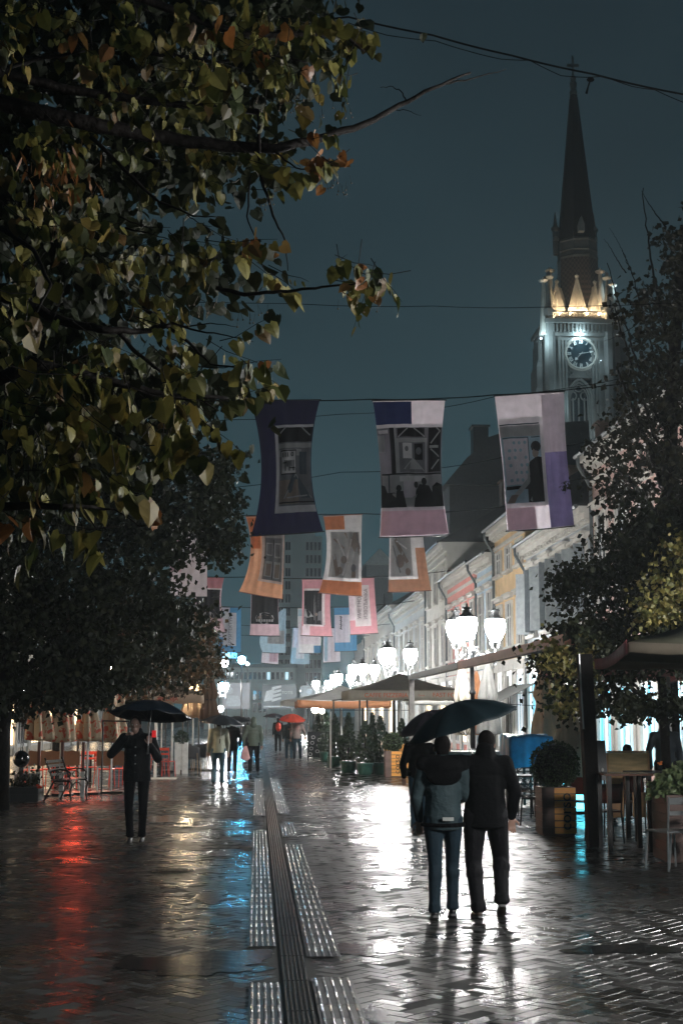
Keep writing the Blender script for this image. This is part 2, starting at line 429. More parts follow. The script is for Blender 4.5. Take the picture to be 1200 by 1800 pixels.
# ---------------- houses ----------------
def plaster(name, col): return mat(name, col, .75, var=.12, scale=1.6, bump=.25, bscale=30)
M_trim = mat('stone_trim', (.50, .49, .46), .7, var=.12, scale=2)
M_frame = mat('window_frame', (.55, .56, .55), .5)
M_shut = mat('grey_shutter', (.3, .34, .36), .6)
M_pipe = mat('zinc_pipe', (.10, .12, .13), .45, .3)
def house(y0, y1, h, wallm, label, X=10.5, side=1, floors=(4.2, 3.6), bays=3, roofh=3.4, shop=None, depth=11, trim=None, lit=(), shutters=False, far=False, dormer=False, pipe='far', awn=None, group='town houses along the street'):
    trim = trim or M_trim
    s = side                                        # +1: stands right of the street and faces -x
    t = thing('town_house', label, 'building', (s*X, (y0+y1)/2, 0), group)
    def B(mb, d0, d1, a, b, z0, z1): mb.b2(s*(X+d0), s*(X+d1), a, b, z0, z1)
    mb = MB(wallm); B(mb, 0, depth, y0, y1, 0, h); mb.build('wall', t)
    mb = MB(trim)
    for (p, z0, z1) in ((.12, h-.95, h-.82), (.10, h-.52, h-.40), (.26, h-.40, h-.22), (.42, h-.22, h-.02)):
        B(mb, -p, .02 if p < .2 else .03, y0+.003, y1-.003, z0, z1)
    k = int((y1-y0)/.5)
    for i in range(k): B(mb, -.2, -.003, y0+(i+.35)*(y1-y0)/k, y0+(i+.65)*(y1-y0)/k, h-.50, h-.405)
    mb.build('cornice', t)
    mb = MB(M_slate); rz = h-.018
    pts = [(s*(X-.5), rz), (s*(X+depth/2), rz+roofh), (s*(X+depth), rz)]
    mb.prism(pts, y0-.06, y1+.06); rf = mb.build('roof', t)
    mb = MB(plaster('chimney_brick', (.16, .11, .09))); cyy = y0+(y1-y0)*.6
    B(mb, depth*.38, depth*.46, cyy, cyy+.9, h+roofh*.5, h+roofh+1.0); B(mb, depth*.37, depth*.47, cyy-.06, cyy+.96, h+roofh+1.002, h+roofh+1.12); mb.build('chimney', rf)
    mb = MB(M_pipe); mb.tube([(s*(X-.52), y0, h-.03), (s*(X-.52), y1, h-.03)], .07, 6); mb.build('gutter', t)
    yp = y1-.25 if pipe == 'far' else y0+.25
    mb = MB(M_pipe); mb.tube([(s*(X-.5), yp, h-.05), (s*(X-.48), yp, h-.35), (s*(X-.11), yp, h-1.0), (s*(X-.11), yp, .1)], .06, 6); mb.build('downpipe', t)
    if len(floors) > 1:
        mb = MB(trim); B(mb, -.14, .01, y0+.003, y1-.003, floors[0]-.12, floors[0]+.06); B(mb, -.09, .01, y0+.003, y1-.003, floors[0]+.062, floors[0]+.16); mb.build('string_course', t)
    z = floors[0]; bw = (y1-y0)/bays
    protos = {}
    for fi, fh in enumerate(floors[1:]):
        for b_ in range(bays):
            yc = y0+(b_+.5)*bw; w = min(1.15, bw*.5); z0 = z+.75; z1 = min(z+fh-.7, h-1.15)
            fr = MB(trim)
            B(fr, -.09, .01, yc-w/2-.16, yc-w/2, z0-.05, z1+.1); B(fr, -.09, .01, yc+w/2, yc+w/2+.16, z0-.05, z1+.1)
            B(fr, -.088, .01, yc-w/2, yc+w/2, z1, z1+.1); B(fr, -.2, .01, yc-w/2-.26, yc+w/2+.26, z0-.18, z0-.052)
            if fi == 0: B(fr, -.16, .01, yc-w/2-.22, yc+w/2+.22, z1+.22, z1+.34); B(fr, -.24, .01, yc-w/2-.28, yc+w/2+.28, z1+.342, z1+.42)
            fr.use(M_frame)
            B(fr, -.05, .005, yc-.03, yc+.03, z0-.04, z1-.003); B(fr, -.048, .005, yc-w/2+.003, yc+w/2-.003, z0+(z1-z0)*.66, z0+(z1-z0)*.66+.06)
            B(fr, -.05, .005, yc-w/2+.002, yc-w/2+.06, z0-.04, z1-.003); B(fr, -.05, .005, yc+w/2-.06, yc+w/2-.002, z0-.04, z1-.003)
            if shutters:
                fr.use(M_shut)
                for sgn in (-1, 1):
                    a = yc+sgn*(w/2); q = s*(X-.1)
                    for kk in range(2):
                        fr.add([Vector((q, a-.02*sgn, z0)), Vector((q-s*.42, a+sgn*.28, z0-.0)), Vector((q-s*.42, a+sgn*.28, z1)), Vector((q, a-.02*sgn, z1)),
                                Vector((q, a+.02*sgn, z0)), Vector((q-s*.42, a+sgn*.32, z0-.0)), Vector((q-s*.42, a+sgn*.32, z1)), Vector((q, a+.02*sgn, z1))],
                               [(0, 1, 2, 3), (7, 6, 5, 4), (0, 4, 5, 1), (1, 5, 6, 2), (2, 6, 7, 3), (3, 7, 4, 0)]) if kk == 0 else None
            f = fr.build('window', t)
            pn = MB(lit[(fi*bays+b_) % len(lit)] if lit else M_glass); B(pn, -.022, .004, yc-w/2, yc+w/2, z0-.05, z1-.0035); pn.build('pane', f)
        z += fh
    # ground floor: shop windows and doors between pilasters
    for b_ in range(bays):
        ya = y0+b_*bw; yb = ya+bw
        fr = MB(trim); B(fr, -.12, .01, ya+.1, ya+.4, 0, 3.6); B(fr, -.12, .01, yb-.4, yb-.1, 0, 3.6); B(fr, -.16, .01, ya+.1, yb-.1, 3.602, 3.82)
        fr.use(M_frame)
        for q in (.34, .66): B(fr, -.06, .004, ya+.4+(bw-.8)*q-.03, ya+.4+(bw-.8)*q+.03, .45, 3.4)
        B(fr, -.062, .004, ya+.4, yb-.4, .3, .45); B(fr, -.062, .004, ya+.4, yb-.4, 2.6, 2.68); B(fr, -.062, .004, ya+.4, yb-.4, 3.4, 3.6)
        f = fr.build('shopfront', t)
        pn = MB(shop[b_ % len(shop)] if shop else M_glass); B(pn, -.03, .003, ya+.405, yb-.405, .452, 3.398); pn.build('shop_pane', f)
    return t
SW = glow('warm_shop_light', (1.0, .72, .42), 2.6); SN = glow('pale_shop_light', (.75, .9, 1.0), .7); SD = M_glass
def strip_mat(name, c1, c2, s, freq):
    m = bpy.data.materials.new(name); m.use_nodes = True; n = m.node_tree.nodes; l = m.node_tree.links; b = n['Principled BSDF']
    t = n.new('ShaderNodeTexCoord'); mp = n.new('ShaderNodeMapping'); mp.inputs['Scale'].default_value = (freq, freq, .05)
    z = n.new('ShaderNodeTexNoise'); z.inputs['Scale'].default_value = 1; z.inputs['Detail'].default_value = 2
    r = n.new('ShaderNodeValToRGB'); r.color_ramp.elements[0].position = .42; r.color_ramp.elements[1].position = .6
    r.color_ramp.elements[0].color = (*c1, 1); r.color_ramp.elements[1].color = (*c2, 1)
    l.new(t.outputs['Object'], mp.inputs[0]); l.new(mp.outputs[0], z.inputs['Vector']); l.new(z.outputs['Fac'], r.inputs[0])
    l.new(r.outputs[0], b.inputs['Emission Color']); b.inputs['Emission Strength'].default_value = s
    l.new(r.outputs[0], b.inputs['Base Color']); b.inputs['Roughness'].default_value = .2; return m
CY = strip_mat('lit_curtains_cyan', (.06, .42, .62), (.62, .80, .86), 1.6, 1.3)
WC = strip_mat('lit_curtains_white', (.30, .34, .36), (.9, .92, .9), .5, 2.0)
house(34.0, 43.9, 9.9, plaster('plaster_rose_grey', (.48, .33, .30)), 'nearest rose grey house at right with reliefs under its roof, behind the trees', floors=(4.4, 4.2), bays=4, shop=[CY, CY, CY, CY], lit=[M_glass])
house(43.95, 55.2, 8.35, plaster('plaster_blue_grey', (.42, .46, .50)), 'pale blue grey house with open shutters beside the yellow house', floors=(4.1, 4.0), bays=4, shop=[WC, SD, WC, CY], lit=[M_glass_l, M_glass], shutters=True)
house(55.25, 62.6, 9.9, plaster('plaster_yellow', (.66, .47, .25)), 'tall cream yellow house with small top windows', floors=(3.9, 3.2, 2.6), bays=3, shop=[SN, SD, WC], lit=[M_glass, M_glass_l])
house(62.65, 67.8, 9.0, plaster('plaster_ice', (.38, .50, .60)), 'narrow ice blue house between the yellow and the pink house', floors=(4.0, 4.0), bays=2, shop=[WC, SD])
house(67.85, 78.6, 9.15, plaster('plaster_pink', (.62, .24, .21)), 'pink house in the right hand row', floors=(4.0, 4.0), bays=4, shop=[SD, SW, SD])
house(78.65, 88.5, 11.4, plaster('plaster_white', (.52, .52, .48)), 'tall white house with ornate eaves next to the pink one', floors=(4.0, 3.6, 3.2), bays=3, shop=[SW, SD], lit=[M_glass, M_glass, M_glass_l])
house(88.55, 109, 9.5, plaster('plaster_grey', (.44, .47, .48)), 'long light grey house far down the right hand row', floors=(4.0, 4.2), bays=6, shop=[SD, WC])
house(109.1, 140, 10.2, plaster('plaster_sand', (.45, .42, .38)), 'sand coloured house at the far end of the right hand row', floors=(4.0, 4.4), bays=7, shop=[SW, SD])
LGp = 'town houses behind the left hand trees'
house(30, 44, 8.8, plaster('plaster_moss', (.3, .32, .28)), 'moss grey house at the near end of the left hand row behind the tree', side=-1, X=11, bays=4, shop=[SW, SN], group=LGp)
house(44.1, 62, 9.2, plaster('plaster_ochre', (.45, .36, .25)), 'ochre house behind the left hand cafe terrace', side=-1, X=11, bays=5, shop=[SW, SN, SD], group=LGp)
house(62.1, 82, 8.2, plaster('plaster_cream', (.5, .46, .38)), 'cream house on the left behind the brown leaved tree', side=-1, X=11, bays=5, shop=[SW, SD, SW], group=LGp)
house(82.1, 108, 8.6, plaster('plaster_ash', (.38, .39, .39)), 'ash grey house at the far end of the left hand row', side=-1, X=11, bays=6, shop=[SD, SW], group=LGp)
# dark hall roof and chimney standing behind the right hand row
t = thing('dark_roofed_house', 'big dark roof with a square chimney rising behind the right hand row', 'building', (24, 104, 0))
A = [P(778, 1010, 104), P(786, 868, 104), P(806, 822, 104), P(826, 806, 104), P(842, 788, 104), P(900, 768, 104), P(1010, 760, 104), P(1010, 1010, 104)]
mb = MB(mat('night_wall', (.05, .055, .06), .8)); mb.prism([(A[0].x, 0), (A[0].x, A[1].z), (A[-1].x, A[1].z), (A[-1].x, 0)], 100, 118); mb.build('wall', t)
mb = MB(M_slate); mb.prism([(A[0].x-.4, A[1].z+.01)]+[(p.x, p.z) for p in A[2:-1]]+[(A[-1].x+.4, A[1].z+.01)], 99.6, 118.4); rf = mb.build('roof', t)
p0 = P(828, 790, 104); p1 = P(854, 755, 104)
mb = MB(M_slate); mb.b2(p0.x, p1.x, 103, 104.4, p0.z-2, p1.z-.003); mb.b2(p0.x-.12, p1.x+.12, 102.9, 104.5, p1.z, p1.z+.15); mb.build('chimney', rf)
# domed corner house
t = thing('domed_house', 'pale corner house with a small dark dome at the far end of the street', 'building', (12, 152, 0))
a = P(640, 1125, 150); b = P(694, 1112, 150)
mb = MB(plaster('plaster_far', (.42, .43, .42))); mb.b2(a.x, b.x, 150, 165, 0, a.z); mb.build('wall', t)
mb = MB(M_trim); mb.b2(a.x-.3, b.x+.3, 149.7, 149.99, a.z-.5, a.z); mb.build('cornice', t)
a = P(664, 1122, 150); b = P(690, 1100, 150); cx = (a.x+b.x)/2
mb = MB(plaster('plaster_far', (.42, .43, .42))); mb.b2(a.x, b.x, 150.1, 152.6, a.z+.002, P(676, 1090, 150).z); tw = mb.build('turret', t)
z = P(676, 1090, 150).z; zt = P(676, 1058, 150).z
mb = MB(M_slate); mb.lathe([(1.15, z+.003), (1.2, z+.4), (.95, z+(zt-z)*.5), (.3, z+(zt-z)*.8), (.12, zt-.2), (.03, zt+1)], 10, (cx, 151.3, 0)); mb.build('dome', tw)
for k in range(3):
    q = P(655+k*14, 1160, 150); f = MB(M_frame); f.b2(q.x-.5, q.x+.5, 149.93, 149.995, q.z-1, q.z+1.2); f = f.build('window', t)
    pn = MB(M_glass); pn.b2(q.x-.4, q.x+.4, 149.9, 149.928, q.z-.9, q.z+1.1); pn.build('pane', f)
# pale gable far off
t = thing('gabled_tower_house', 'pale triangular gable of a far tall house seen between banners', 'building', (16, 190, 0))
a = P(643, 993, 188); b = P(690, 993, 188); c = P(667, 964, 188)
mb = MB(mat('far_concrete', (.2, .23, .23), .8)); mb.prism([(a.x, 0), (a.x, a.z), (b.x, a.z), (b.x, 0)], 188, 196); mb.build('wall', t)
mb = MB(mat('pale_gable', (.45, .5, .48), .8)); mb.prism([(a.x-.3, a.z+.01), (c.x, c.z), (b.x+.3, a.z+.01)], 187.6, 196.3); mb.build('roof', t)

# ---------------- office tower and low block closing the street ----------------
M_conc = mat('teal_concrete', (.42, .52, .51), .8, var=.1, scale=.5)
M_conc2 = mat('teal_concrete_dark', (.15, .21, .22), .8, var=.1, scale=.5)
D = 205
t = thing('office_tower', 'tall grey teal office tower with rows of windows closing the street', 'building', (7, D, 0))
a = P(486, 942, D); b = P(566, 942, D)
mb = MB(M_conc); mb.b2(a.x, b.x, D, D+14, 0, a.z); mb.b2(a.x+1, b.x-1, D+1, D+12, a.z+.01, a.z+2.2)
q0 = P(514, 940, D); q1 = P(534, 940, D)
mb.b2(q0.x, q1.x, D-.5, D-.01, 0, q0.z+.6); mb.build('wall', t)
zs = [P(500, y_, D).z for y_ in range(960, 1240, 23)]
wm = None
for z in zs:
    for (x0, x1) in ((489, 499), (501, 511), (537, 543), (544, 550), (551, 557), (558, 564)):
        A0 = P(x0, 1000, D); A1 = P(x1, 1000, D); cx = (A0.x+A1.x)/2; w = A1.x-A0.x
        key = 'w' if x1-x0 > 8 else 'n'
        if wm is None: wm = {}
        if key not in wm:
            m_ = MB(M_frame); m_.b2(cx-w/2, cx+w/2, D-.12, D-.01, z-.65, z+.65); o = m_.build('window', t)
            m2 = MB(M_glass); m2.b2(cx-w/2+.06, cx-.03, D-.15, D-.122, z-.6, z+.6); m2.b2(cx+.03, cx+w/2-.06, D-.15, D-.122, z-.6, z+.6); m2.build('pane', o); wm[key] = (o, cx, z)
        else:
            o, ox, oz = wm[key]; copy_tree(o, t).location = (cx-ox, 0, z-oz)
D = 178
t = thing('low_office_block', 'low teal office block with a long band of upright windows at the street end', 'building', (-3, D, 0))
a = P(360, 1172, D); b = P(520, 1172, D)
mb = MB(M_conc); mb.b2(a.x, b.x, D, D+12, 0, P(450, 1168, D).z); mb.build('wall', t)
mb = MB(M_conc2); mb.b2(a.x-.2, b.x+.2, D-.3, D-.01, P(450, 1172, D).z-.1, P(450, 1167, D).z); mb.build('parapet', t)
WL = glow('office_light', (.55, .85, 1), .8)
for k in range(19):
    px_ = 368+k*8; c = P(px_, 1188, D); hh = P(px_, 1181, D).z-c.z
    f = MB(M_frame); f.b2(c.x-.22, c.x+.22, D-.1, D-.01, c.z-hh, c.z+hh); f = f.build('window', t)
    pn = MB(WL if k in (13, 17) else M_glass); pn.b2(c.x-.18, c.x+.18, D-.13, D-.102, c.z-hh+.05, c.z+hh-.05); pn.build('pane', f)
for k in range(3):
    for j in range(2):
        c = P(448+k*9, 1222+j*22, D)
        f = MB(M_frame); f.b2(c.x-.25, c.x+.25, D-.1, D-.01, c.z-.6, c.z+.6); f = f.build('window', t)
        pn = MB(M_glass); pn.b2(c.x-.2, c.x+.2, D-.13, D-.102, c.z-.55, c.z+.55); pn.build('pane', f)
def billboard(x0, x1, y0, y1, D, base, label, word=None):
    a = P(x0, y0, D); b = P(x1, y1, D)
    t = thing('billboard', label, 'billboard', ((a.x+b.x)/2, D, 0))
    mb = MB(mat('bb_'+label[:9], base, .6, var=.3, scale=.6)); mb.b2(a.x, b.x, D, D+.15, b.z, a.z); mb.build('panel', t)
    mb = MB(M_iron)
    for x in (a.x+.4, b.x-.4): mb.b2(x-.06, x+.06, D+.16, D+.3, 0, a.z-.1)
    mb.build('post', t)
    mb = MB(mat('bb_pale', (.55, .58, .6), .6)); w = b.x-a.x; h = a.z-b.z
    if word:                                # a pale hand with four fingers reaching over the dark sheet
        mb.poly([(a.x+.05*w, D-.012, b.z+.3*h), (a.x+.3*w, D-.012, b.z+.35*h), (a.x+.35*w, D-.012, b.z+.8*h), (a.x+.12*w, D-.012, b.z+.72*h)])
        for k in range(4):
            z = b.z+h*(.86-.16*k); mb.poly([(a.x+.28*w, D-.016, z-.10*h), (a.x+.55*w, D-.016, z+.02*h), (a.x+.55*w, D-.016, z+.10*h), (a.x+.28*w, D-.016, z+.02*h)])
        mb.poly([(a.x+.05*w, D-.012, b.z+.06*h), (a.x+.8*w, D-.012, b.z+.08*h), (a.x+.8*w, D-.012, b.z+.13*h), (a.x+.05*w, D-.012, b.z+.12*h)])
        text(word, h*.17, t, 'lettering', mat('bb_pale', (0, 0, 0)), Matrix.Rotation(PI/2, 3, 'X'), (a.x+.73*w, D-.02, b.z+.66*h))
    else:
        mb.poly([(a.x+.25*w+math.cos(k)*.3*h*.5, D-.012, b.z+.7*h+math.sin(k)*.3*h*.5) for k in [i*PI/6 for i in range(12)]])
        mb.poly([(a.x+.12*w, D-.014, b.z+.1*h), (a.x+.7*w, D-.014, b.z+.1*h), (a.x+.6*w, D-.014, b.z+.5*h), (a.x+.2*w, D-.014, b.z+.52*h)])
    mb.build('print', t)
billboard(461, 521, 1203, 1246, 130, (.16, .18, .19), 'wide billboard with a pale hand and the word TOTIS', 'TOTIS')
billboard(391, 439, 1200, 1246, 130, (.4, .4, .42), 'faded pale billboard left of the one with the hand')
billboard(528, 590, 1205, 1240, 120, (.35, .34, .33), 'pale billboard partly behind the row of lamps')
# ---------------- church tower ----------------
D = 155.0
def cz(py): return P(1018, py, D).z
K = D/F*1.01
CX = P(1019, 700, D).x
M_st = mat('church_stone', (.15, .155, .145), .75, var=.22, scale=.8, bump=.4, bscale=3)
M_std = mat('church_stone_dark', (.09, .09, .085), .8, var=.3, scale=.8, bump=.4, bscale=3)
M_sb = mat('floodlit_stone', (.45, .43, .38), .7, var=.15, scale=1.5)  # paler copy of the stone; floodlight on gables, pinnacles, clock ring put into colour
M_tile = bpy.data.materials.new('glazed_roof_tiles'); M_tile.use_nodes = True
_n = M_tile.node_tree.nodes; _l = M_tile.node_tree.links
_t = _n.new('ShaderNodeTexCoord'); _m = _n.new('ShaderNodeMapping'); _m.inputs['Rotation'].default_value = (R(90), R(45), 0)
_c = _n.new('ShaderNodeTexChecker'); _c.inputs['Scale'].default_value = 3.2
_c.inputs[1].default_value = (.03, .022, .018, 1); _c.inputs[2].default_value = (.09, .06, .045, 1)
_l.new(_t.outputs['Object'], _m.inputs[0]); _l.new(_m.outputs[0], _c.inputs['Vector']); _l.new(_c.outputs[0], _n['Principled BSDF'].inputs['Base Color'])
_n['Principled BSDF'].inputs['Roughness'].default_value = .3
t = thing('church_tower', 'gothic church tower with lit gables, clock and tall dark spire', 'church', (CX, D, 0))
hw = 48*K                                                  # half width of the shaft
zc0, zc1 = cz(592), cz(566)
DY = D
def bx(mb, px0, px1, z0, z1, y0, y1): mb.b2(CX+(px0-1019)*K, CX+(px1-1019)*K, y0, y1, z0, z1)
mb = MB(M_st)
# shaft: back block plus front skin with a tall window recess between x 995 and 1043
bx(mb, 962, 1076, 0, zc0, DY+1.2, DY+7.4)
bx(mb, 962, 996, 0, zc0-.01, DY, DY+1.19); bx(mb, 1042, 1076, 0, zc0-.01, DY, DY+1.19)
bx(mb, 996.2, 1041.8, cz(664), zc0-.012, DY+.01, DY+1.19); bx(mb, 996.2, 1041.8, 0, cz(775), DY+.01, DY+1.19)
mb.build('shaft', t)
# lancet window with stepped pointed arches, tracery and three mullions
mb = MB(M_st)
zsp = cz(700); rad = 23*K
for k, (rr, yy) in enumerate(((1.0, .15), (.86, .40), (.72, .62))):
    w = rad*rr
    for sgn in (-1, 1):
        pts = []
        for i in range(9):
            a = i/8*R(62); c0 = -sgn*w*.8
            pts.append(Vector((CX+c0+sgn*1.8*w*math.cos(a), DY+yy, zsp+1.8*w*math.sin(a)*.98)))
        pts.insert(0, Vector((CX+sgn*w, DY+yy, cz(772))))
        mb.tube(pts, .16-.02*k, 6)
for x in (-.36, 0.0, .36): mb.b2(CX+x*rad*1.25-.07, CX+x*rad*1.25+.07, DY+.7, DY+.9, cz(772), zsp+.2)
for (x, z, r_) in ((-.5, .35, .34), (.5, .35, .34), (0, 1.15, .36)):
    pts = [Vector((CX+x*rad+r_*rad*math.cos(a*PI/8), DY+.8, zsp+z*rad*.9+r_*rad*math.sin(a*PI/8))) for a in range(17)]; mb.tube(pts, .09, 6)
wn = mb.build('lancet_window', t)
mb = MB(M_glass); bx(mb, 996.5, 1041.5, cz(774.8), cz(664.5), DY+1.1, DY+1.15); mb.build('pane', wn)
# corner buttress turrets
for (px_, w, yy) in ((966, 10.5, -.5), (1074, 10.5, -.5)):
    mb = MB(M_std if px_ > 1000 else M_st); x = CX+(px_-1019)*K  # right turret takes the darker stone, its shade put into the colour
    mb.lathe([(w*K*1.15, 0), (w*K*1.15, cz(745)), (w*K, cz(738)), (w*K, cz(560)), (w*K*1.15, cz(556)), (w*K*1.15, cz(545)), (w*K*.75, cz(542)), (w*K*.22, cz(494)), (w*K*.2, cz(490))], 8, (x, DY+yy+.6, 0), ph=PI/8)
    bt = mb.build('corner_turret', t)
    mb = MB(M_st); mb.lathe([(.1, cz(492)), (.55, cz(489)), (.6, cz(487)), (.25, cz(485)), (.2, cz(480)), (.02, cz(476))], 8, (x, DY+yy+.6, 0)); mb.build('finial', bt)
# stepped outer buttress on the left, edge-lit
mb = MB(M_st)
for (x0, x1, ya, yb, d0) in ((941, 955, 775, 690, 1.0), (946, 956, 690, 640, 1.4), (950, 957, 640, 600, 1.7)):
    bx(mb, x0, x1, cz(ya)-(0 if ya < 770 else 30), cz(yb), DY+d0, DY+5)
    c = CX+((x0+x1)/2-1019)*K; w = (x1-x0)/2*K
    mb.add([Vector((c-w, DY+d0, cz(yb)+.004)), Vector((c+w, DY+d0, cz(yb)+.004)), Vector((c+w, DY+5, cz(yb)+.004)), Vector((c-w, DY+5, cz(yb)+.004)), Vector((c+w*.6, DY+d0+1, cz(yb)+2.0))], [(0, 1, 4), (1, 2, 4), (2, 3, 4), (3, 0, 4), (3, 2, 1, 0)])
mb.build('stepped_buttress', t)
mb = MB(M_st)
for sgn in (-1, 1):
    for pxx in (24, 30, 36): mb.b2(CX+sgn*pxx*K-.12, CX+sgn*pxx*K+.12, DY-.18, DY-.003, cz(770), cz(598))
mb.build('pilaster', t)
# corbelled cornice and pierced balustrade
mb = MB(M_st)
bx(mb, 958, 1082, cz(592), cz(586), DY-.3, DY+7.6); bx(mb, 956, 1084, cz(570), cz(563), DY-.7, DY+7.9); bx(mb, 960, 1080, cz(586)+.003, cz(570)-.003, DY-.05, DY+7.4)
for k in range(17):
    x = 963+k*7.0; bx(mb, x, x+3.4, cz(584), cz(571), DY-.5, DY-.052)
mb.build('cornice', t)
mb = MB(M_std); z0, z1 = cz(562.5), cz(549)
mb.b2(CX-46*K, CX+46*K, DY-.6, DY-.4, z1-.18, z1); mb.b2(CX-46*K, CX+46*K, DY-.6, DY-.4, z0, z0+.12)
for k in range(12):
    c = Vector((CX+(-42+k*7.6)*K, DY-.5, (z0+z1)/2)); r_ = 3.1*K
    mb.tube([c+Vector((math.cos(a*PI/6)*r_*1.05, 0, math.sin(a*PI/6)*r_*1.1)) for a in range(13)], .05, 5)
    mb.bar(c+Vector((-r_, 0, -r_)), c+Vector((r_, 0, r_)), .06); mb.bar(c+Vector((-r_, .01, r_)), c+Vector((r_, .01, -r_)), .06)
mb.build('balustrade', t)
# octagonal drum, flared tiled skirt, rings and spire
yc = DY+3.4
CXS = P(1020, 700, yc).x
def cs(py): return P(1018, py, yc).z
mb = MB(M_tile); mb.lathe([(41*K, cs(562)), (40*K, cs(530)), (38.5*K, cs(490)), (37.5*K, cs(461))], 8, (CXS, yc, 0), ph=PI/8); mb.build('tiled_skirt', t)
mb = MB(M_std)
mb.lathe([(38.5*K, cs(461)), (38.8*K, cs(457)), (37*K, cs(455)), (37*K, cs(449)), (38.5*K, cs(447)), (37*K, cs(444)), (36.5*K, cs(432)), (38*K, cs(430)), (36*K, cs(426))], 8, (CXS, yc, 0), ph=PI/8)
mb.build('ring_moulding', t)
mb = MB(mat('spire_slate', (.004, .004, .0045), .75, var=.4, scale=3, bump=.6, bscale=4, spec=.08))
mb.lathe([(36*K, cs(427)), (33.5*K, cs(400)), (8.2*K, cs(175)), (6.5*K, cs(168))], 8, (CXS, yc, 0), ph=PI/8); sp = mb.build('spire', t)
mb = MB(M_std); mb.lathe([(6.5*K, cs(168)), (8.2*K, cs(163)), (5*K, cs(158)), (7.8*K, cs(148)), (4*K, cs(143)), (6.5*K, cs(138)), (2.4*K, cs(133)), (1.5*K, cs(126))], 8, (CXS, yc, 0)); fi = mb.build('knop', sp)
mb = MB(M_std); x = CXS; mb.b2(x-.11, x+.11, yc-.1, yc+.1, cs(127), cs(101)); mb.b2(x-.72, x-.112, yc-.1, yc+.1, cs(118), cs(113)); mb.b2(x+.112, x+.72, yc-.1, yc+.1, cs(118), cs(113))
mb.lathe([(.16, cs(102)), (.02, cs(97))], 6, (x, yc, 0)); mb.build('cross', sp)
# small dormer and pinnacles on the spire foot
x = CXS-1*K; mb = MB(M_st); mb.prism([(x-.34, cs(420)), (x+.34, cs(420)), (x+.34, cs(408)), (x, cs(394)), (x-.34, cs(408))], yc-2.9, yc-1.6); mb.build('spire_dormer', t)
for px_ in (976.5, 1049):
    x = CXS+(px_-1019)*K; mb = MB(M_std); mb.lathe([(.34, cs(452)), (.34, cs(412)), (.5, cs(409)), (.5, cs(405)), (.26, cs(401)), (.04, cs(377))], 6, (x, yc-.6, 0)); mb.use(M_st); mb.lathe([(.38, cs(428)), (.42, cs(424)), (.2, cs(420))], 6, (x, yc-.75, 0)); mb.build('pinnacle', t)
# gables round the skirt
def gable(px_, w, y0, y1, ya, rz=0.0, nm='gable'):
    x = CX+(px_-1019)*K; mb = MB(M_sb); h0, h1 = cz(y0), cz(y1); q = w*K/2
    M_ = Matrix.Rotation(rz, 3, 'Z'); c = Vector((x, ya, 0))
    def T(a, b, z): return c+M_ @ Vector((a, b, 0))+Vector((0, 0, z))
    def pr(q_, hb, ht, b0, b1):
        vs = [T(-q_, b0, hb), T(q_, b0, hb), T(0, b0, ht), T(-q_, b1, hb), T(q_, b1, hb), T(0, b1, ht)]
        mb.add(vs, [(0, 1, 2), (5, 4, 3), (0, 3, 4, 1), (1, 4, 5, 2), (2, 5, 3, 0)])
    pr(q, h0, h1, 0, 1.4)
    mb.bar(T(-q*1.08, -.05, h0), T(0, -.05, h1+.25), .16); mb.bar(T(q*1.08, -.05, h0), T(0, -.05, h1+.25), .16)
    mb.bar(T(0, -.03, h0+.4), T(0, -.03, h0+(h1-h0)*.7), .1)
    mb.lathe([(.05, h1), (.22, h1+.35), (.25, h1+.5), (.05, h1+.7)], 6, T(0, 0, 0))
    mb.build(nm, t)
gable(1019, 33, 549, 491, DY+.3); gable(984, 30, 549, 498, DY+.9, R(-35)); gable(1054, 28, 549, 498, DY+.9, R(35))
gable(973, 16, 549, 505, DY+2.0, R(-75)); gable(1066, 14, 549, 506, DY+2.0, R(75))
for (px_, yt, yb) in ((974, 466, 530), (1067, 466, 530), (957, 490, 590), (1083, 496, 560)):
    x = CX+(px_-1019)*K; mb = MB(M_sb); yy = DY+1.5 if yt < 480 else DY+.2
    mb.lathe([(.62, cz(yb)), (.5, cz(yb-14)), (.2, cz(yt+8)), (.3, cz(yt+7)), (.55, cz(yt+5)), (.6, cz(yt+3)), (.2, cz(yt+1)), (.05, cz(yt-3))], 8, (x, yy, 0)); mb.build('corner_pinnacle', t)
# clock
x = P(1020, 622, D).x; z = cz(622); r_ = 27.5*K
mb = MB(M_sb); pts = [Vector((x+math.cos(a*PI/16)*r_, DY-.1, z+math.sin(a*PI/16)*r_)) for a in range(33)]; mb.tube(pts, .13, 6)
pts = [Vector((x+math.cos(a*PI/16)*r_*1.12, DY-.05, z+math.sin(a*PI/16)*r_*1.12)) for a in range(33)]; mb.tube(pts, .08, 6)
ck = mb.build('clock', t)
mb = MB(mat('clock_dial', (.008, .03, .04), .4)); mb.add([Vector((x+math.cos(a*PI/16)*r_*.99, DY-.06, z+math.sin(a*PI/16)*r_*.99)) for a in range(32)], [tuple(range(32))]); mb.build('dial', ck)
M_num = mat('clock_numerals', (.75, .78, .75), .5)
mb = MB(M_num)
NUM = ['XII', 'I', 'II', 'III', 'IIII', 'V', 'VI', 'VII', 'VIII', 'IX', 'X', 'XI']
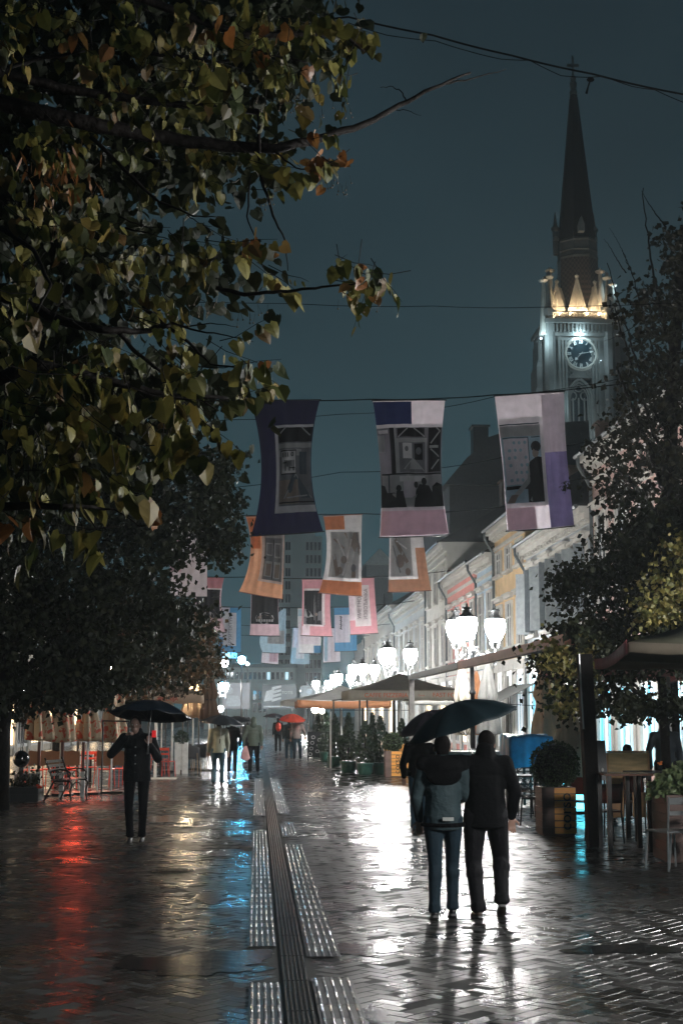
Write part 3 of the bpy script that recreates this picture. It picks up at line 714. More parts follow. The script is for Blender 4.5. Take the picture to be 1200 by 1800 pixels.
for k, s_ in enumerate(NUM):
    a = PI/2-k*PI/6; er = Vector((math.cos(a), 0, math.sin(a))); et = Vector((math.sin(a), 0, -math.cos(a)))
    c = Vector((x, DY-.12, z))+er*r_*.79; hh = r_*.125; wd = {'I': .07, 'V': .2, 'X': .2}
    tot = sum(wd[q] for q in s_)+.045*(len(s_)-1); u = -tot/2
    for q in s_:
        w = wd[q]; m_ = c+et*(u+w/2)
        if q == 'I': mb.bar(m_-er*hh, m_+er*hh, .065, .04)
        elif q == 'V': mb.bar(m_-er*hh, m_+er*hh-et*w*.45, .06, .04); mb.bar(m_-er*hh, m_+er*hh+et*w*.45, .045, .045)
        else: mb.bar(m_-er*hh-et*w*.45, m_+er*hh+et*w*.45, .06, .04); mb.bar(m_-er*hh+et*w*.45, m_+er*hh-et*w*.45, .045, .045)
        u += w+.045
mb.build('numerals', ck)
def hand(ang, ln, w, nm):
    a = R(ang); d = Vector((math.sin(a), 0, math.cos(a))); c = Vector((x, DY-.2, z)); mb = MB(M_num)
    mb.bar(c-d*.25, c+d*ln*.72, w, .04); e = d.cross(Vector((0, 1, 0)))
    mb.add([c+d*ln*.68-e*w*1.6, c+d*ln*.68+e*w*1.6, c+d*ln, c+d*ln*.68-e*w*1.6+Vector((0, .04, 0)), c+d*ln*.68+e*w*1.6+Vector((0, .04, 0)), c+d*ln+Vector((0, .04, 0))], [(0, 1, 2), (5, 4, 3), (0, 3, 4, 1), (1, 4, 5, 2), (2, 5, 3, 0)])
    mb.build(nm, ck)
hand(222, r_*.62, .13, 'hour_hand'); hand(79, r_*.86, .09, 'minute_hand')
mb = MB(M_st)
for sgn in (-1, 1):
    for (dx, dz) in ((0, .3), (0, -.3), (.32, 0), (-.32, 0)):
        c = Vector((CX+sgn*21*K+dx, DY-.06, cz(656)+dz)); mb.tube([c+Vector((math.cos(a*PI/4)*.24, 0, math.sin(a*PI/4)*.24)) for a in range(9)], .05, 5)
mb.build('quatrefoil', t)
def lamp(name, loc, power, col, rad=.1, parent=None, spot=None, aim=None):
    ld = bpy.data.lights.new(name, 'SPOT' if spot else 'POINT'); ld.energy = power; ld.color = col; ld.shadow_soft_size = rad
    o = bpy.data.objects.new(name, ld); COL.objects.link(o)
    if parent is not None: o.parent = parent; o.location = Vector(loc)-origin(parent)
    else: o.location = loc
    if spot:
        ld.spot_size = R(spot); ld.spot_blend = .6
        o.rotation_euler = (Vector(aim)-Vector(loc)).to_track_quat('-Z', 'Y').to_euler()
    return o
WARM = (1, .72, .42); COOL = (.62, .88, 1)
# the church's own floodlights: warm behind the balustrade, cool over the clock and beside the buttress
def flood(loc, power, col, lens, lab='floodlight'):
    mb = MB(lens); mb.ell(loc, .10, 8, 6); mb.build(lab, t)
    lamp('flood_lamp', (loc[0], loc[1]-.35, loc[2]+.1), power, col, .15, t)
GW = glow('flood_warm', (1, .75, .45), 25); GC = glow('flood_cool', (.6, .88, 1), 25)
for (px_, pw) in ((984, 1900), (1004, 1500), (1034, 1600), (1056, 1900)): flood((CX+(px_-1019)*K, DY-.15, cz(553)), pw, WARM, GW)
flood((CX, DY-.5, cz(590.5)), 260, COOL, GC)
flood((CX+(946-1019)*K, DY-1.2, cz(601)), 420, COOL, GC)
flood((CX+(1093-1019)*K, DY+.5, cz(512)), 90, COOL, GC)
flood((CX+(1052-1019)*K, DY-1.6, cz(640)), 90, COOL, mat('flood_body', (.1, .1, .1), .5))
flood((CX+(982-1019)*K, DY-1.4, cz(718)), 120, COOL, mat('flood_body', (.1, .1, .1), .5))
flood((CX+(1046-1019)*K, DY-1.8, cz(775)), 150, (.8, .95, 1), mat('flood_body', (.1, .1, .1), .5))
flood((CX+(990-1019)*K, DY-1.8, cz(775)), 70, (.8, .95, 1), mat('flood_body', (.1, .1, .1), .5))
# nave: steep dark roofs
t2 = thing('church_nave', 'dark steep church roof sloping away below the lit tower', 'church', (CX+6, D, 0))
mb = MB(mat('night_wall', (.05, .055, .06), .8)); mb.b2(CX-8, CX+14, D-12, D+30, 0, cz(900)); mb.build('wall', t2)
a, b, c_ = P(1000, 872, 143), P(1092, 640, 143), P(1180, 872, 143)
mb = MB(M_slate); mb.prism([(a.x-.2, a.z), (P(1045, 790, 143).x, P(1045, 770, 143).z), (b.x+2, P(1092, 700, 143).z), (c_.x, a.z)], D-12.2, D-2.2)
mb.build('roof', t2)
x = CX+(1098-1019)*K; mb = MB(M_std); mb.lathe([(1.6, 0), (1.6, cz(600)), (1.2, cz(590)), (.25, cz(512))], 8, (x, D+2.5, 0)); mb.build('stair_turret', t2)

# ---------------- street lamps ----------------
M_lg = mat('lamp_glass', (.9, .9, .88), emit=(1.0, .98, .95), es=215, var=.01)
lp = thing('street_lamp', 'ornate three armed street lamp nearest behind the walking couple', 'street lamp', (0, 0, 0), 'ornate three armed street lamps')
mb = MB(M_lampiron)
mb.lathe([(.24, 0), (.24, .08), (.2, .1), (.19, .34), (.22, .38), (.14, .44), (.11, .75), (.14, .8), (.14, .86), (.075, .95)], 12); mb.build('base', lp, smooth=False)
mb = MB(M_lampiron)
mb.lathe([(.07, .95), (.055, 2.3), (.085, 2.32), (.085, 2.38), (.06, 2.42), (.055, 3.0), (.1, 3.03), (.075, 3.08), (.1, 3.13), (.05, 3.17), (.07, 3.3), (.13, 3.38), (.09, 3.46), (.05, 3.52), (.05, 3.66), (.09, 3.7), (.02, 3.82)], 12); mb.build('pole', lp, smooth=True)
RA = .62
for k, ang in enumerate((0, 115, 245)):
    a = R(ang); d = Vector((math.cos(a), math.sin(a), 0)); up = Vector((0, 0, 1))
    mb = MB(mat('arm_iron', (.35, .36, .37), .4, .2))
    def S(u, z): return d*u+up*z
    mb.tube([S(.04, 3.2), S(.16, 3.32), S(.3, 3.3), S(.42, 3.2), S(.54, 3.19), S(RA, 3.28), S(RA, 3.46)], [.03, .028, .026, .024, .024, .026, .03], 7)
    for (cu, cz_, r0, ph) in ((.25, 3.2, .105, 0), (.45, 3.33, .07, 2), (.12, 3.42, .07, 1), (RA+.02, 3.15, .045, 3)):
        mb.tube([S(cu+r0*(1-i/16)*math.cos(ph+i*.62), cz_+r0*(1-i/16)*math.sin(ph+i*.62)) for i in range(13)], [.02-.001*i for i in range(13)], 6)
    mb.ell(S(RA, 3.05), .03, 6, 5); mb.tube([S(RA, 3.2), S(RA, 3.06)], .016, 6)
    for q in range(4):
        b_ = q*PI/2+PI/4; e_ = Vector((math.cos(b_), math.sin(b_), 0))
        mb.tube([S(RA, 3.46)+e_*.02, S(RA, 3.5)+e_*.11, S(RA, 3.6)+e_*.13], .012, 5)
    mb.build('arm', lp, smooth=True)
    mb = MB(M_lampiron); c = S(RA, 0)
    mb.lathe([(.225, 4.203), (.235, 4.22), (.16, 4.28), (.1, 4.34), (.09, 4.40), (.13, 4.42), (.125, 4.45), (.03, 4.48), (.02, 4.56)], 6, c)
    mb.lathe([(.10, 3.585), (.12, 3.60), (.12, 3.63), (.10, 3.64)], 6, c)
    for q in range(6):
        b_ = q*PI/3; e_ = Vector((math.cos(b_), math.sin(b_), 0)); mb.tube([c+e_*.105+up*3.64, c+e_*.178+up*3.74, c+e_*.243+up*3.88, c+e_*.27+up*4.02, c+e_*.262+up*4.13], .006, 4)
        mb.ell(c+e_*.25+up*4.2, .022, 5, 4)
    ln = mb.build('lantern', lp)
    mb = MB(M_lg); mb.lathe([(.095, 3.645), (.17, 3.74), (.235, 3.88), (.262, 4.02), (.255, 4.13), (.215, 4.2)], 14, c); mb.build('lantern_glass', ln)  # glass widened past its real size, lamp glare put into the shape
# right row keeps one spacing; two unseen lamps added to light terrace and leaves
rows = [(5.42, 36.0, 'ornate three armed street lamp nearest behind the walking couple'),
        (5.05, 53.0, 'second ornate street lamp, in front of the pizzeria parasol'),
        (5.15, 70.0, 'third ornate street lamp along the right side'),
        (5.05, 87.0, 'fourth ornate street lamp along the right side'),
        (4.85, 104., 'fifth ornate street lamp along the right side'),
        (4.75, 121., 'sixth ornate street lamp along the right side'),
        (4.9, 138., 'farthest ornate street lamp along the right side'),
        (-2.95, 112., 'lone ornate street lamp on the left side beyond the umbrellas'),
        (7.0, 6.2, 'ornate street lamp added out of view to light the near leaves and terrace'),
        (-1.6, 152., 'farthest lone street lamp before the office block'),
        (9.8, 15.6, 'ornate street lamp added out of view to light the terrace tree')]
for i, (x, y, lab) in enumerate(rows):
    o = lp if i == 0 else copy_tree(lp); o['label'] = lab; put(o, (x, y, 0), R([6, 0, 20, 10, 50, 75, 30, 40, 60, 30, 15][i]))
def small_light(px_, py_, D_, r_, m, name, label, cat='lamp', post=None):
    c = P(px_, py_, D_); tt = thing(name, label, cat, (c.x, c.y, 0))
    mb = MB(m); mb.ell(c, r_, 10, 8); mb.build('bulb', tt)
    mb = MB(M_iron); mb.tube([(c.x, c.y+.05, 0), (c.x, c.y+.05, c.z-r_)], .05, 6); mb.build('pole', tt)
small_light(425, 1160, 112, .3, glow('cyan_light', (.10, .60, 1), 380), 'traffic_light', 'bright cyan light on a pole above the low office block')
small_light(395, 1166, 160, .45, glow('white_light', (.9, .97, 1), 25), 'floodlight_mast', 'bright white light at the left of the office block')
small_light(435, 1167, 168, .2, glow('white_light', (.9, .97, 1), 25), 'floodlight_mast', 'small white light right of the cyan one')
small_light(388, 1246, 95, .22, glow('white_lamp2', (.95, .97, 1), 16), 'garden_lamp', 'low white globe lamp beyond the brown folded umbrella')
small_light(554, 1247, 75, .2, glow('warm_lamp2', (1, .9, .72), 30), 'garden_lamp', 'low warm globe lamp left of the pizzeria terrace')
small_light(566, 1250, 66, .12, glow('warm_lamp2', (1, .9, .72), 30), 'garden_lamp', 'smallest warm globe lamp by the terrace shrubs')
# ---------------- banners on cables across the street ----------------
def cloth(name, col): return mat(name, col, .75, var=.10, scale=5, bump=.8, bscale=5, trans=.5, spec=.2)
BN = {'navy': cloth('cloth_navy', (.009, .009, .026)), 'blue': cloth('cloth_royal', (.02, .03, .10)), 'lil': cloth('cloth_lilac_white', (.64, .58, .64)),
      'pink': cloth('cloth_pink', (.60, .43, .49)), 'rose': cloth('cloth_rose', (.55, .26, .30)), 'vio': cloth('cloth_violet', (.25, .22, .42)), 'wht': cloth('cloth_white', (.66, .64, .66)),
      'or': cloth('cloth_orange', (.66, .24, .11)), 'pch': cloth('cloth_peach', (.70, .36, .22)), 'dk': cloth('cloth_dark', (.014, .013, .017)), 'gr': cloth('cloth_grey', (.17, .17, .19)),
      'lg': cloth('cloth_light_grey', (.36, .36, .37)), 'bru': cloth('cloth_brown_grey', (.25, .2, .18)), 'teal': cloth('cloth_blue', (.06, .20, .36)), 'sky': cloth('cloth_pale_blue', (.3, .42, .5)), 'slt': cloth('cloth_slate', (.07, .09, .11))}
M_rod = mat('banner_rod', (.01, .01, .012), .5)
ROWS = {1: 'first row of hanging banners', 2: 'second row of hanging banners', 3: 'third row of hanging banners', 4: 'fourth row of hanging banners', 5: 'fifth row of hanging banners', 6: 'last rows of hanging banners'}
RD = {1: 31, 2: 52, 3: 73, 4: 93, 5: 113, 6: 134}
def banner(row, TL, TR, BL, BR, pl, pr, base, label, prints, txt=None, rip=.05, D=None, rodc=None, ph=0.0):
    D = D or RD[row]
    tl, tr, bl, br = P(*TL, D), P(*TR, D), P(*BL, D), P(*BR, D)
    ppm = F/D
    t = thing('street_banner', label, 'banner', ((tl.x+tr.x)/2, D, bl.z), ROWS[row])
    def S(u, v, off=0.0):
        a = tl.lerp(bl, v); b = tr.lerp(br, v); s_ = 4*v*(1-v)
        a = a+Vector((pl/ppm*s_, 0, 0)); b = b+Vector((pr/ppm*s_, 0, 0))
        p = a.lerp(b, u)
        w = rip*(math.sin(5.5*u+3*v+ph)+.5*math.sin(11*u-4*v+2*ph)+.35*math.sin(23*u+9*v*(u-.5)+ph))*(.3+s_*.8) + .10*s_
        p.y += w; p.z += -.012*math.sin(u*PI)*(v > .9)
        p.y -= off
        return p
    mb = MB(BN[base]); mb.grid(lambda u, v: S(u, v), 24, 36); mb.build('cloth', t, smooth=True)
    mb = MB()
    lay = .008
    for k, pr_ in enumerate(prints):
        m = BN[pr_[0]]; mb.use(m); lay += .0025
        if pr_[1] == 'r':
            u0, u1, v0, v1 = pr_[2:6]; nu = max(1, round((u1-u0)*24)); nv = max(1, round((v1-v0)*36))
            mb.grid(lambda u, v: S(u0+(u1-u0)*u, v0+(v1-v0)*v, lay), nu, nv)
        elif pr_[1] == 'l':
            u0, v0, u1, v1, w = pr_[2:7]; n = 8; du, dv = u1-u0, v1-v0; L = math.hypot(du, dv*1.9); nx, ny = -dv*1.9/L*w, du/L*w/1.9
            mb.grid(lambda a, b: S(u0+du*a+nx*(b-.5), v0+dv*a+ny*(b-.5), lay), n, 1)
        elif pr_[1] == 'c':
            u, v, ru, rv = pr_[2:6]; mb.add([S(u+ru*math.cos(a*PI/6), v+rv*math.sin(a*PI/6), lay+.004) for a in range(12)], [tuple(range(11, -1, -1))])
        elif pr_[1] == 'p':
            pts = pr_[2]; mb.add([S(u, v, lay+.004) for u, v in pts], [tuple(range(len(pts)))])
    if prints: mb.build('printed_picture', t, smooth=False)
    for (a, b) in ((0, 0), (1, 1)):
        mb = MB(M_rod if not rodc else rodc); pts = [S(u/8, a, -.0) for u in range(9)]; mb.tube([pts[0]+Vector((-.03, 0, 0))]+pts+[pts[-1]+Vector((.03, 0, 0))], .016 if D < 60 else .025, 6); mb.build('rod', t)
    if txt:
        for (s_, u, v, sz) in txt:
            Mx = Matrix.Rotation(PI/2, 3, 'X') @ Matrix.Rotation(PI/2, 3, 'Z')
            c = S(u, v, .06); text(s_, sz, t, 'lettering', BN['gr'], Mx, c)
    return t
banner(1, (440, 704), (562, 703), (441, 942), (568, 934), 19, -18, 'navy', 'dark navy banner with a framed gallery photograph, leftmost of the front row', [
    ('wht', 'r', .30, .985, .185, .845), ('gr', 'r', .36, .985, .205, .795), ('dk', 'r', .36, .985, .205, .315), ('lg', 'r', .36, .985, .325, .36), ('lg', 'r', .36, .8, .37, .42),
    ('dk', 'r', .395, .70, .375, .56), ('wht', 'r', .41, .685, .385, .55), ('slt', 'r', .76, .9, .39, .56), ('bru', 'r', .36, .72, .6, .78), ('slt', 'p', [(.45, .73), (.62, .56), (.7, .56), (.95, .74)]),
    ('lg', 'l', .45, .74, .68, .56, .02), ('lg', 'l', .68, .56, .95, .74, .02), ('lg', 'l', .37, .26, .5, .205, .02), ('lg', 'l', .78, .205, .95, .27, .02),
    ('lg', 'l', .5, .735, .88, .72, .02), ('dk', 'r', .36, .985, .765, .775), ('wht', 'r', .36, .985, .795, .84)] +
    [('dk', 'r', .43+k*.045, .45+k*.045, .395, .43) for k in range(3)]+[('dk', 'c', .62, .41, .03, .018), ('lg', 'c', .62, .41, .018, .011)]+[('dk', 'r', .47+k*.04, .49+k*.04, .455, .535-(k % 2)*.03) for k in range(5)]+[('dk', 'r', .43, .5, .47, .478), ('dk', 'r', .56, .67, .51, .518)])
banner(1, (655, 704), (782, 703), (667, 945), (787, 940), 8, -8, 'lil', 'banner with a photograph of silhouetted visitors, middle of the front row', [
    ('blue', 'r', 0, .53, .01, .175), ('wht', 'r', 0, 1, .175, .20), ('gr', 'r', 0, 1, .20, .79), ('wht', 'r', .02, .16, .215, .24), ('lg', 'r', 0, .1, .25, .38), ('dk', 'r', .18, .25, .2, .54), ('lg', 'r', .25, .28, .2, .54),
    ('dk', 'r', .3, .72, .205, .27), ('lg', 'l', .31, .27, .46, .205, .018), ('lg', 'l', .56, .205, .72, .27, .018), ('lg', 'r', .28, .76, .28, .535), ('gr', 'r', .31, .73, .31, .53), ('wht', 'r', .37, .52, .315, .43), ('dk', 'r', .56, .69, .32, .44), ('gr', 'c', .625, .375, .045, .028),
    ('gr', 'c', .43, .36, .03, .02), ('lg', 'p', [(.38, .51), (.52, .435), (.56, .435), (.70, .51)]), ('lg', 'l', .38, .51, .53, .43, .014), ('lg', 'l', .53, .43, .72, .525, .014),
    ('dk', 'r', .78, .98, .205, .53), ('lg', 'l', .82, .32, .96, .23, .02), ('lg', 'l', .96, .23, .9, .205, .02), ('lg', 'r', .8, .94, .335, .355), ('lg', 'l', .82, .36, .95, .42, .02), ('lg', 'l', .95, .44, .83, .51, .02),
    ('dk', 'r', .02, .98, .538, .55), ('lg', 'r', .02, .98, .55, .79), ('wht', 'r', .3, .72, .56, .6), ('lil', 'r', .36, .56, .6, .72), ('slt', 'r', .12, .14, .55, .7),
    ('dk', 'p', [(.0, .79), (.0, .62), (.06, .63), (.1, .68), (.2, .68), (.34, .70), (.37, .79)]), ('dk', 'p', [(.22, .79), (.24, .67), (.35, .67), (.4, .79)]), ('dk', 'c', .28, .65, .045, .025),
    ('dk', 'p', [(.52, .79), (.56, .67), (.62, .62), (.78, .63), (.84, .70), (.86, .79)]), ('dk', 'c', .70, .60, .045, .028), ('dk', 'c', .565, .625, .035, .024), ('dk', 'p', [(.8, .79), (.83, .64), (.9, .61), (.985, .63), (.985, .79)]),
    ('lg', 'l', .40, .76, .58, .70, .03), ('wht', 'r', 0, 1, .79, .815), ('pink', 'r', 0, 1, .815, .995)], ph=1.3)
banner(1, (869, 696), (990, 688), (890, 934), (1007, 925), 4, -1, 'lil', 'lilac banner picturing a person beside a dotted poster, rightmost in front', [
    ('wht', 'r', .01, .66, .17, .83), ('sky', 'r', .01, .61, .235, .80), ('slt', 'r', .01, .6, .215, .224), ('lg', 'r', .01, .61, .23, .31), ('slt', 'r', .03, .42, .315, .322), ('slt', 'r', .41, .425, .315, .49), ('slt', 'r', .47, .6, .315, .322),
    ('lil', 'r', .04, .41, .325, .665), ('dk', 'r', .03, .38, .675, .70), ('dk', 'p', [(.36, .80), (.36, .64), (.42, .50), (.54, .46), (.61, .47), (.61, .80)]), ('lg', 'p', [(.36, .64), (.38, .52), (.46, .48), (.5, .52), (.42, .64)]),
    ('dk', 'c', .53, .39, .075, .042), ('bru', 'c', .52, .435, .05, .035), ('lg', 'l', .10, .78, .42, .62, .07), ('lg', 'l', .40, .79, .5, .7, .04), ('wht', 'c', .49, .63, .03, .022), ('bru', 'p', [(.02, .80), (.1, .74), (.2, .74), (.14, .8)]),
    ('vio', 'r', .66, 1, .44, .995), ('pink', 'r', .01, .45, .835, .995), ('wht', 'r', .61, .66, .3, .83), ('lil', 'r', .66, 1, .02, .44)] + [('sky', 'c', .1+.085*i+.012*(j % 2), .36+.055*j, .024, .013) for i in range(4) for j in range(6) if (i+j) % 4], ph=2.4)
banner(2, (432, 908), (500, 905), (420, 1040), (496, 1053), 14, 1, 'pch', 'orange banner with a photograph of an old double door, half behind the navy banner', [
    ('or', 'r', .02, .3, .02, .42), ('wht', 'r', .34, .99, .1, .83), ('lg', 'r', .42, .97, .12, .80), ('gr', 'r', .44, .94, .28, .80), ('lg', 'r', .47, .66, .34, .50), ('lg', 'r', .72, .90, .34, .52), ('gr', 'r', .5, .64, .355, .485), ('gr', 'r', .74, .88, .355, .5),
    ('lg', 'r', .46, .66, .57, .76), ('lg', 'r', .72, .9, .57, .77), ('bru', 'r', .5, .64, .6, .75), ('bru', 'r', .75, .88, .6, .76), ('dk', 'r', .68, .7, .3, .79), ('dk', 'c', .44, .53, .03, .018)], ph=.6, rodc=mat('rod_red', (.2, .06, .04), .5))
banner(2, (568, 907), (636, 904), (560, 1042), (635, 1048), 10, 0, 'wht', 'white and orange banner with a blurred brown photograph, middle of the second row', [
    ('or', 'r', .0, .53, .01, .18), ('lg', 'r', .12, .93, .21, .79), ('bru', 'p', [(.5, .22), (.9, .22), (.95, .5), (.8, .46)]), ('bru', 'l', .2, .3, .5, .42, .05), ('bru', 'l', .2, .5, .36, .77, .1), ('wht', 'l', .3, .3, .6, .6, .05), ('wht', 'l', .7, .3, .5, .76, .05), ('bru', 'c', .5, .56, .09, .05), ('bru', 'c', .4, .7, .08, .05), ('gr', 'c', .78, .66, .07, .05), ('bru', 'r', .74, .84, .7, .78), ('gr', 'l', .84, .22, .96, .42, .03),
    ('or', 'r', .0, 1, .83, .995)], ph=1.9, rodc=mat('rod_red', (.2, .06, .04), .5))
banner(2, (684, 905), (741, 905), (682, 1041), (757, 1038), 1, -2, 'wht', 'orange and white banner with a pale brown photograph, right of the second row', [
    ('lg', 'r', .04, .62, .15, .80), ('bru', 'l', .15, .3, .5, .62, .1), ('bru', 'c', .3, .6, .12, .09), ('wht', 'l', .2, .34, .5, .44, .04), ('bru', 'c', .5, .74, .07, .05), ('gr', 'l', .1, .4, .3, .75, .03), ('pch', 'r', .74, 1, .43, .995), ('pch', 'r', 0, .74, .84, .995)], ph=2.9, rodc=mat('rod_red', (.2, .06, .04), .5))
banner(2, (296, 905), (364, 905), (300, 1048), (364, 1049), 0, 0, 'lil', 'plain lilac banner half hidden by the left hand tree', [('pink', 'r', 0, .3, .3, .7)], ph=.2)
banner(3, (340, 1014), (394, 1015), (342, 1108), (397, 1112), 2, -7, 'pink', 'pink and black banner left of the second row, by the tree edge', [('rose', 'r', 0, 1, .0, .2), ('wht', 'r', 0, 1, .2, .225), ('dk', 'r', .05, .95, .225, .75), ('lg', 'c', .5, .7, .2, .07)], ph=.9)
banner(3, (441, 1015), (490, 1015), (439, 1117), (491, 1118), 1, -1, 'pink', 'black banner with a pale domed building and a pink lower band', [('dk', 'r', .02, .99, .01, .80), ('lg', 'c', .5, .70, .33, .10), ('bru', 'c', .5, .71, .27, .07), ('lg', 'r', .2, .8, .72, .76), ('dk', 'r', .02, .99, .765, .80)]+[('dk', 'r', .26+.09*k, .28+.09*k, .69, .76) for k in range(6)], ph=.1)
banner(3, (531, 1018), (583, 1018), (529, 1117), (584, 1119), 1, -3, 'rose', 'rose banner with a dark night photograph, middle of the third row', [('wht', 'r', .06, .76, .165, .83), ('dk', 'r', .07, .70, .20, .80), ('lg', 'p', [(.08, .66), (.1, .52), (.25, .56), (.4, .66), (.2, .68)]), ('gr', 'p', [(.3, .64), (.68, .55), (.69, .8), (.08, .8), (.08, .68)]), ('bru', 'c', .5, .62, .05, .03), ('dk', 'c', .2, .76, .06, .03), ('dk', 'c', .4, .75, .06, .03), ('dk', 'c', .6, .75, .06, .03), ('lil', 'r', .02, .28, .83, .99), ('wht', 'r', .76, .8, .2, .8)], ph=1.1)
banner(3, (611, 1016), (657, 1015), (616, 1116), (664, 1113), 0, 0, 'rose', 'rose banner with a white panel and vertical lettering', [('wht', 'r', .2, .78, .13, .86), ('lil', 'r', 0, .2, .3, .75)], txt=[('УМЕТНОСТ', .39, .47, .27), ('ИЗВОЂАЧКА', .63, .47, .25)], ph=2.2, rip=.02)
banner(4, (388, 1067), (424, 1068), (384, 1145), (423, 1147), 1, 0, 'teal', 'blue banner with a white panel and one vertical word', [('wht', 'r', .17, .78, .12, .86), ('lil', 'r', .0, .45, .01, .12), ('lil', 'r', 0, .17, .2, .68)], txt=[('АРХИТЕКТУРА', .5, .5, .30)], ph=.4, rip=.02)
banner(4, (500, 1069), (503, 1069), (462, 1147), (502, 1148), -20, 0, 'sky', 'grey blue banner under the black and pink one', [('lg', 'r', .3, .95, .5, .8)], ph=.8, D=95)
banner(4, (523, 1069), (563, 1070), (525, 1148), (564, 1148), 0, 0, 'wht', 'white banner with a blue corner under the rose banner', [('sky', 'r', .02, .98, .02, .18), ('lil', 'r', .03, .95, .3, .8), ('teal', 'r', .68, 1, .83, .99)], ph=1.8)
banner(4, (587, 1068), (627, 1067), (588, 1145), (627, 1144), 0, 0, 'teal', 'blue banner with a pale panel and a thin scrawl', [('lil', 'r', .02, .68, .17, .8), ('wht', 'r', .64, .7, .17, .8)]+[('dk', 'l', .26+.02*(k % 2), .2+.045*k, .34-.02*(k % 2), .235+.045*k, .05) for k in range(7)], ph=2.7)
banner(5, (393, 1098), (418, 1099), (390, 1156), (416, 1157), 0, 0, 'wht', 'small white banner behind the blue lettered one', [('sky', 'r', .55, 1, .75, 1)], ph=.3)
banner(5, (515, 1103), (545, 1104), (511, 1167), (544, 1168), 0, 0, 'sky', 'small pale grey banner behind the white and blue one', [('wht', 'r', .25, .7, .05, .85), ('lil', 'r', .03, .4, .0, .55)], ph=.3)
banner(5, (569, 1104), (597, 1104), (568, 1165), (598, 1163), 0, 0, 'lil', 'small pale banner left of the third lamp glow', [('sky', 'r', .05, .25, .1, .95)], ph=1.3)
banner(6, (463, 1119), (491, 1120), (459, 1165), (489, 1168), 0, 0, 'lil', 'smallest pale banner hanging before the office block', [('pink', 'r', .45, .95, .6, .92)], ph=2.3)
M_wire = mat('black_cable', (.003, .003, .0035), .9, var=.05, spec=.05)
def cable(pts, r, label, group='cables strung over the street', name='overhead_cable', sub=8):
    mb = MB(M_wire); out = []
    for i in range(len(pts)-1):
        for k in range(sub):
            a = k/sub; p = pts[i].lerp(pts[i+1], a); p.z -= math.sin(a*PI)*(pts[i+1]-pts[i]).length*.012; out.append(p)
    out.append(pts[-1]); mb.tube(out, r, 5); return solo(mb, name, label, 'cable', group)
def across(D, ys, r, lab, x0=-11, x1=10.5):
    a = P(ys[0][0], ys[0][1], D); b = P(ys[-1][0], ys[-1][1], D); k = (b.z-a.z)/(b.x-a.x)
    pts = [Vector((x0, D, a.z+(x0-a.x)*k+.4))]+[P(x, y, D) for x, y in ys]+[Vector((x1, D, b.z+(x1-b.x)*k+.4))]
    cable(pts, r, lab, sub=4)
across(31.02, [(440, 702), (655, 702), (780, 700), (869, 694), (990, 686)], .014, 'cable carrying the three front banners')
across(31.6, [(400, 738), (600, 728), (780, 716), (870, 697), (1060, 672)], .008, 'thin slack cable just behind the front banners')
across(33, [(400, 858), (600, 830), (780, 822), (900, 800)], .008, 'faint wire crossing behind the middle of the front banners')
across(52.02, [(432, 906), (568, 904), (636, 903), (740, 903)], .018, 'cable carrying the orange banners')
across(73.02, [(340, 1013), (441, 1014), (531, 1017), (657, 1014)], .022, 'cable carrying the pink banners')
across(93.02, [(388, 1066), (500, 1068), (587, 1067), (627, 1066)], .025, 'cable carrying the blue banners')
across(113.02, [(393, 1097), (597, 1103)], .025, 'cable carrying the small pale banners')
across(134.02, [(463, 1118), (491, 1119)], .025, 'farthest thin banner cable before the office block')
across(24, [(520, 534), (760, 538), (950, 540)], .006, 'thin level wire high between the tree and the church')
D = 17
cable([Vector((-9, D+3, P(400, -40, D).z))]+[P(x, y, D) for x, y in ((612, 30), (760, 62), (900, 98), (1040, 130), (1200, 166))]+[Vector((10.4, D+2, P(1400, 210, D).z))], .013, 'thick cable sloping down across the top of the sky', sub=5)
cable([P(x, y, D-.05) for x, y in ((612, 40), (680, 62), (765, 72), (830, 92), (880, 104), (930, 106), (985, 133), (1030, 136), (1060, 134), (1110, 152), (1150, 158), (1200, 180))], .006, 'thin wire sagging along the thick sloping cable', sub=3)
c = P(1037, 140, D); mb = MB(M_wire); mb.ell(c, (.05, .03, .03)); mb.tube([c, P(1033, 152, D), P(1030, 164, D)], [.012, .01, .018], 5); solo(mb, 'cable_clamp', 'small dark clamp with a dangling end on the sloping cable', 'cable clamp')

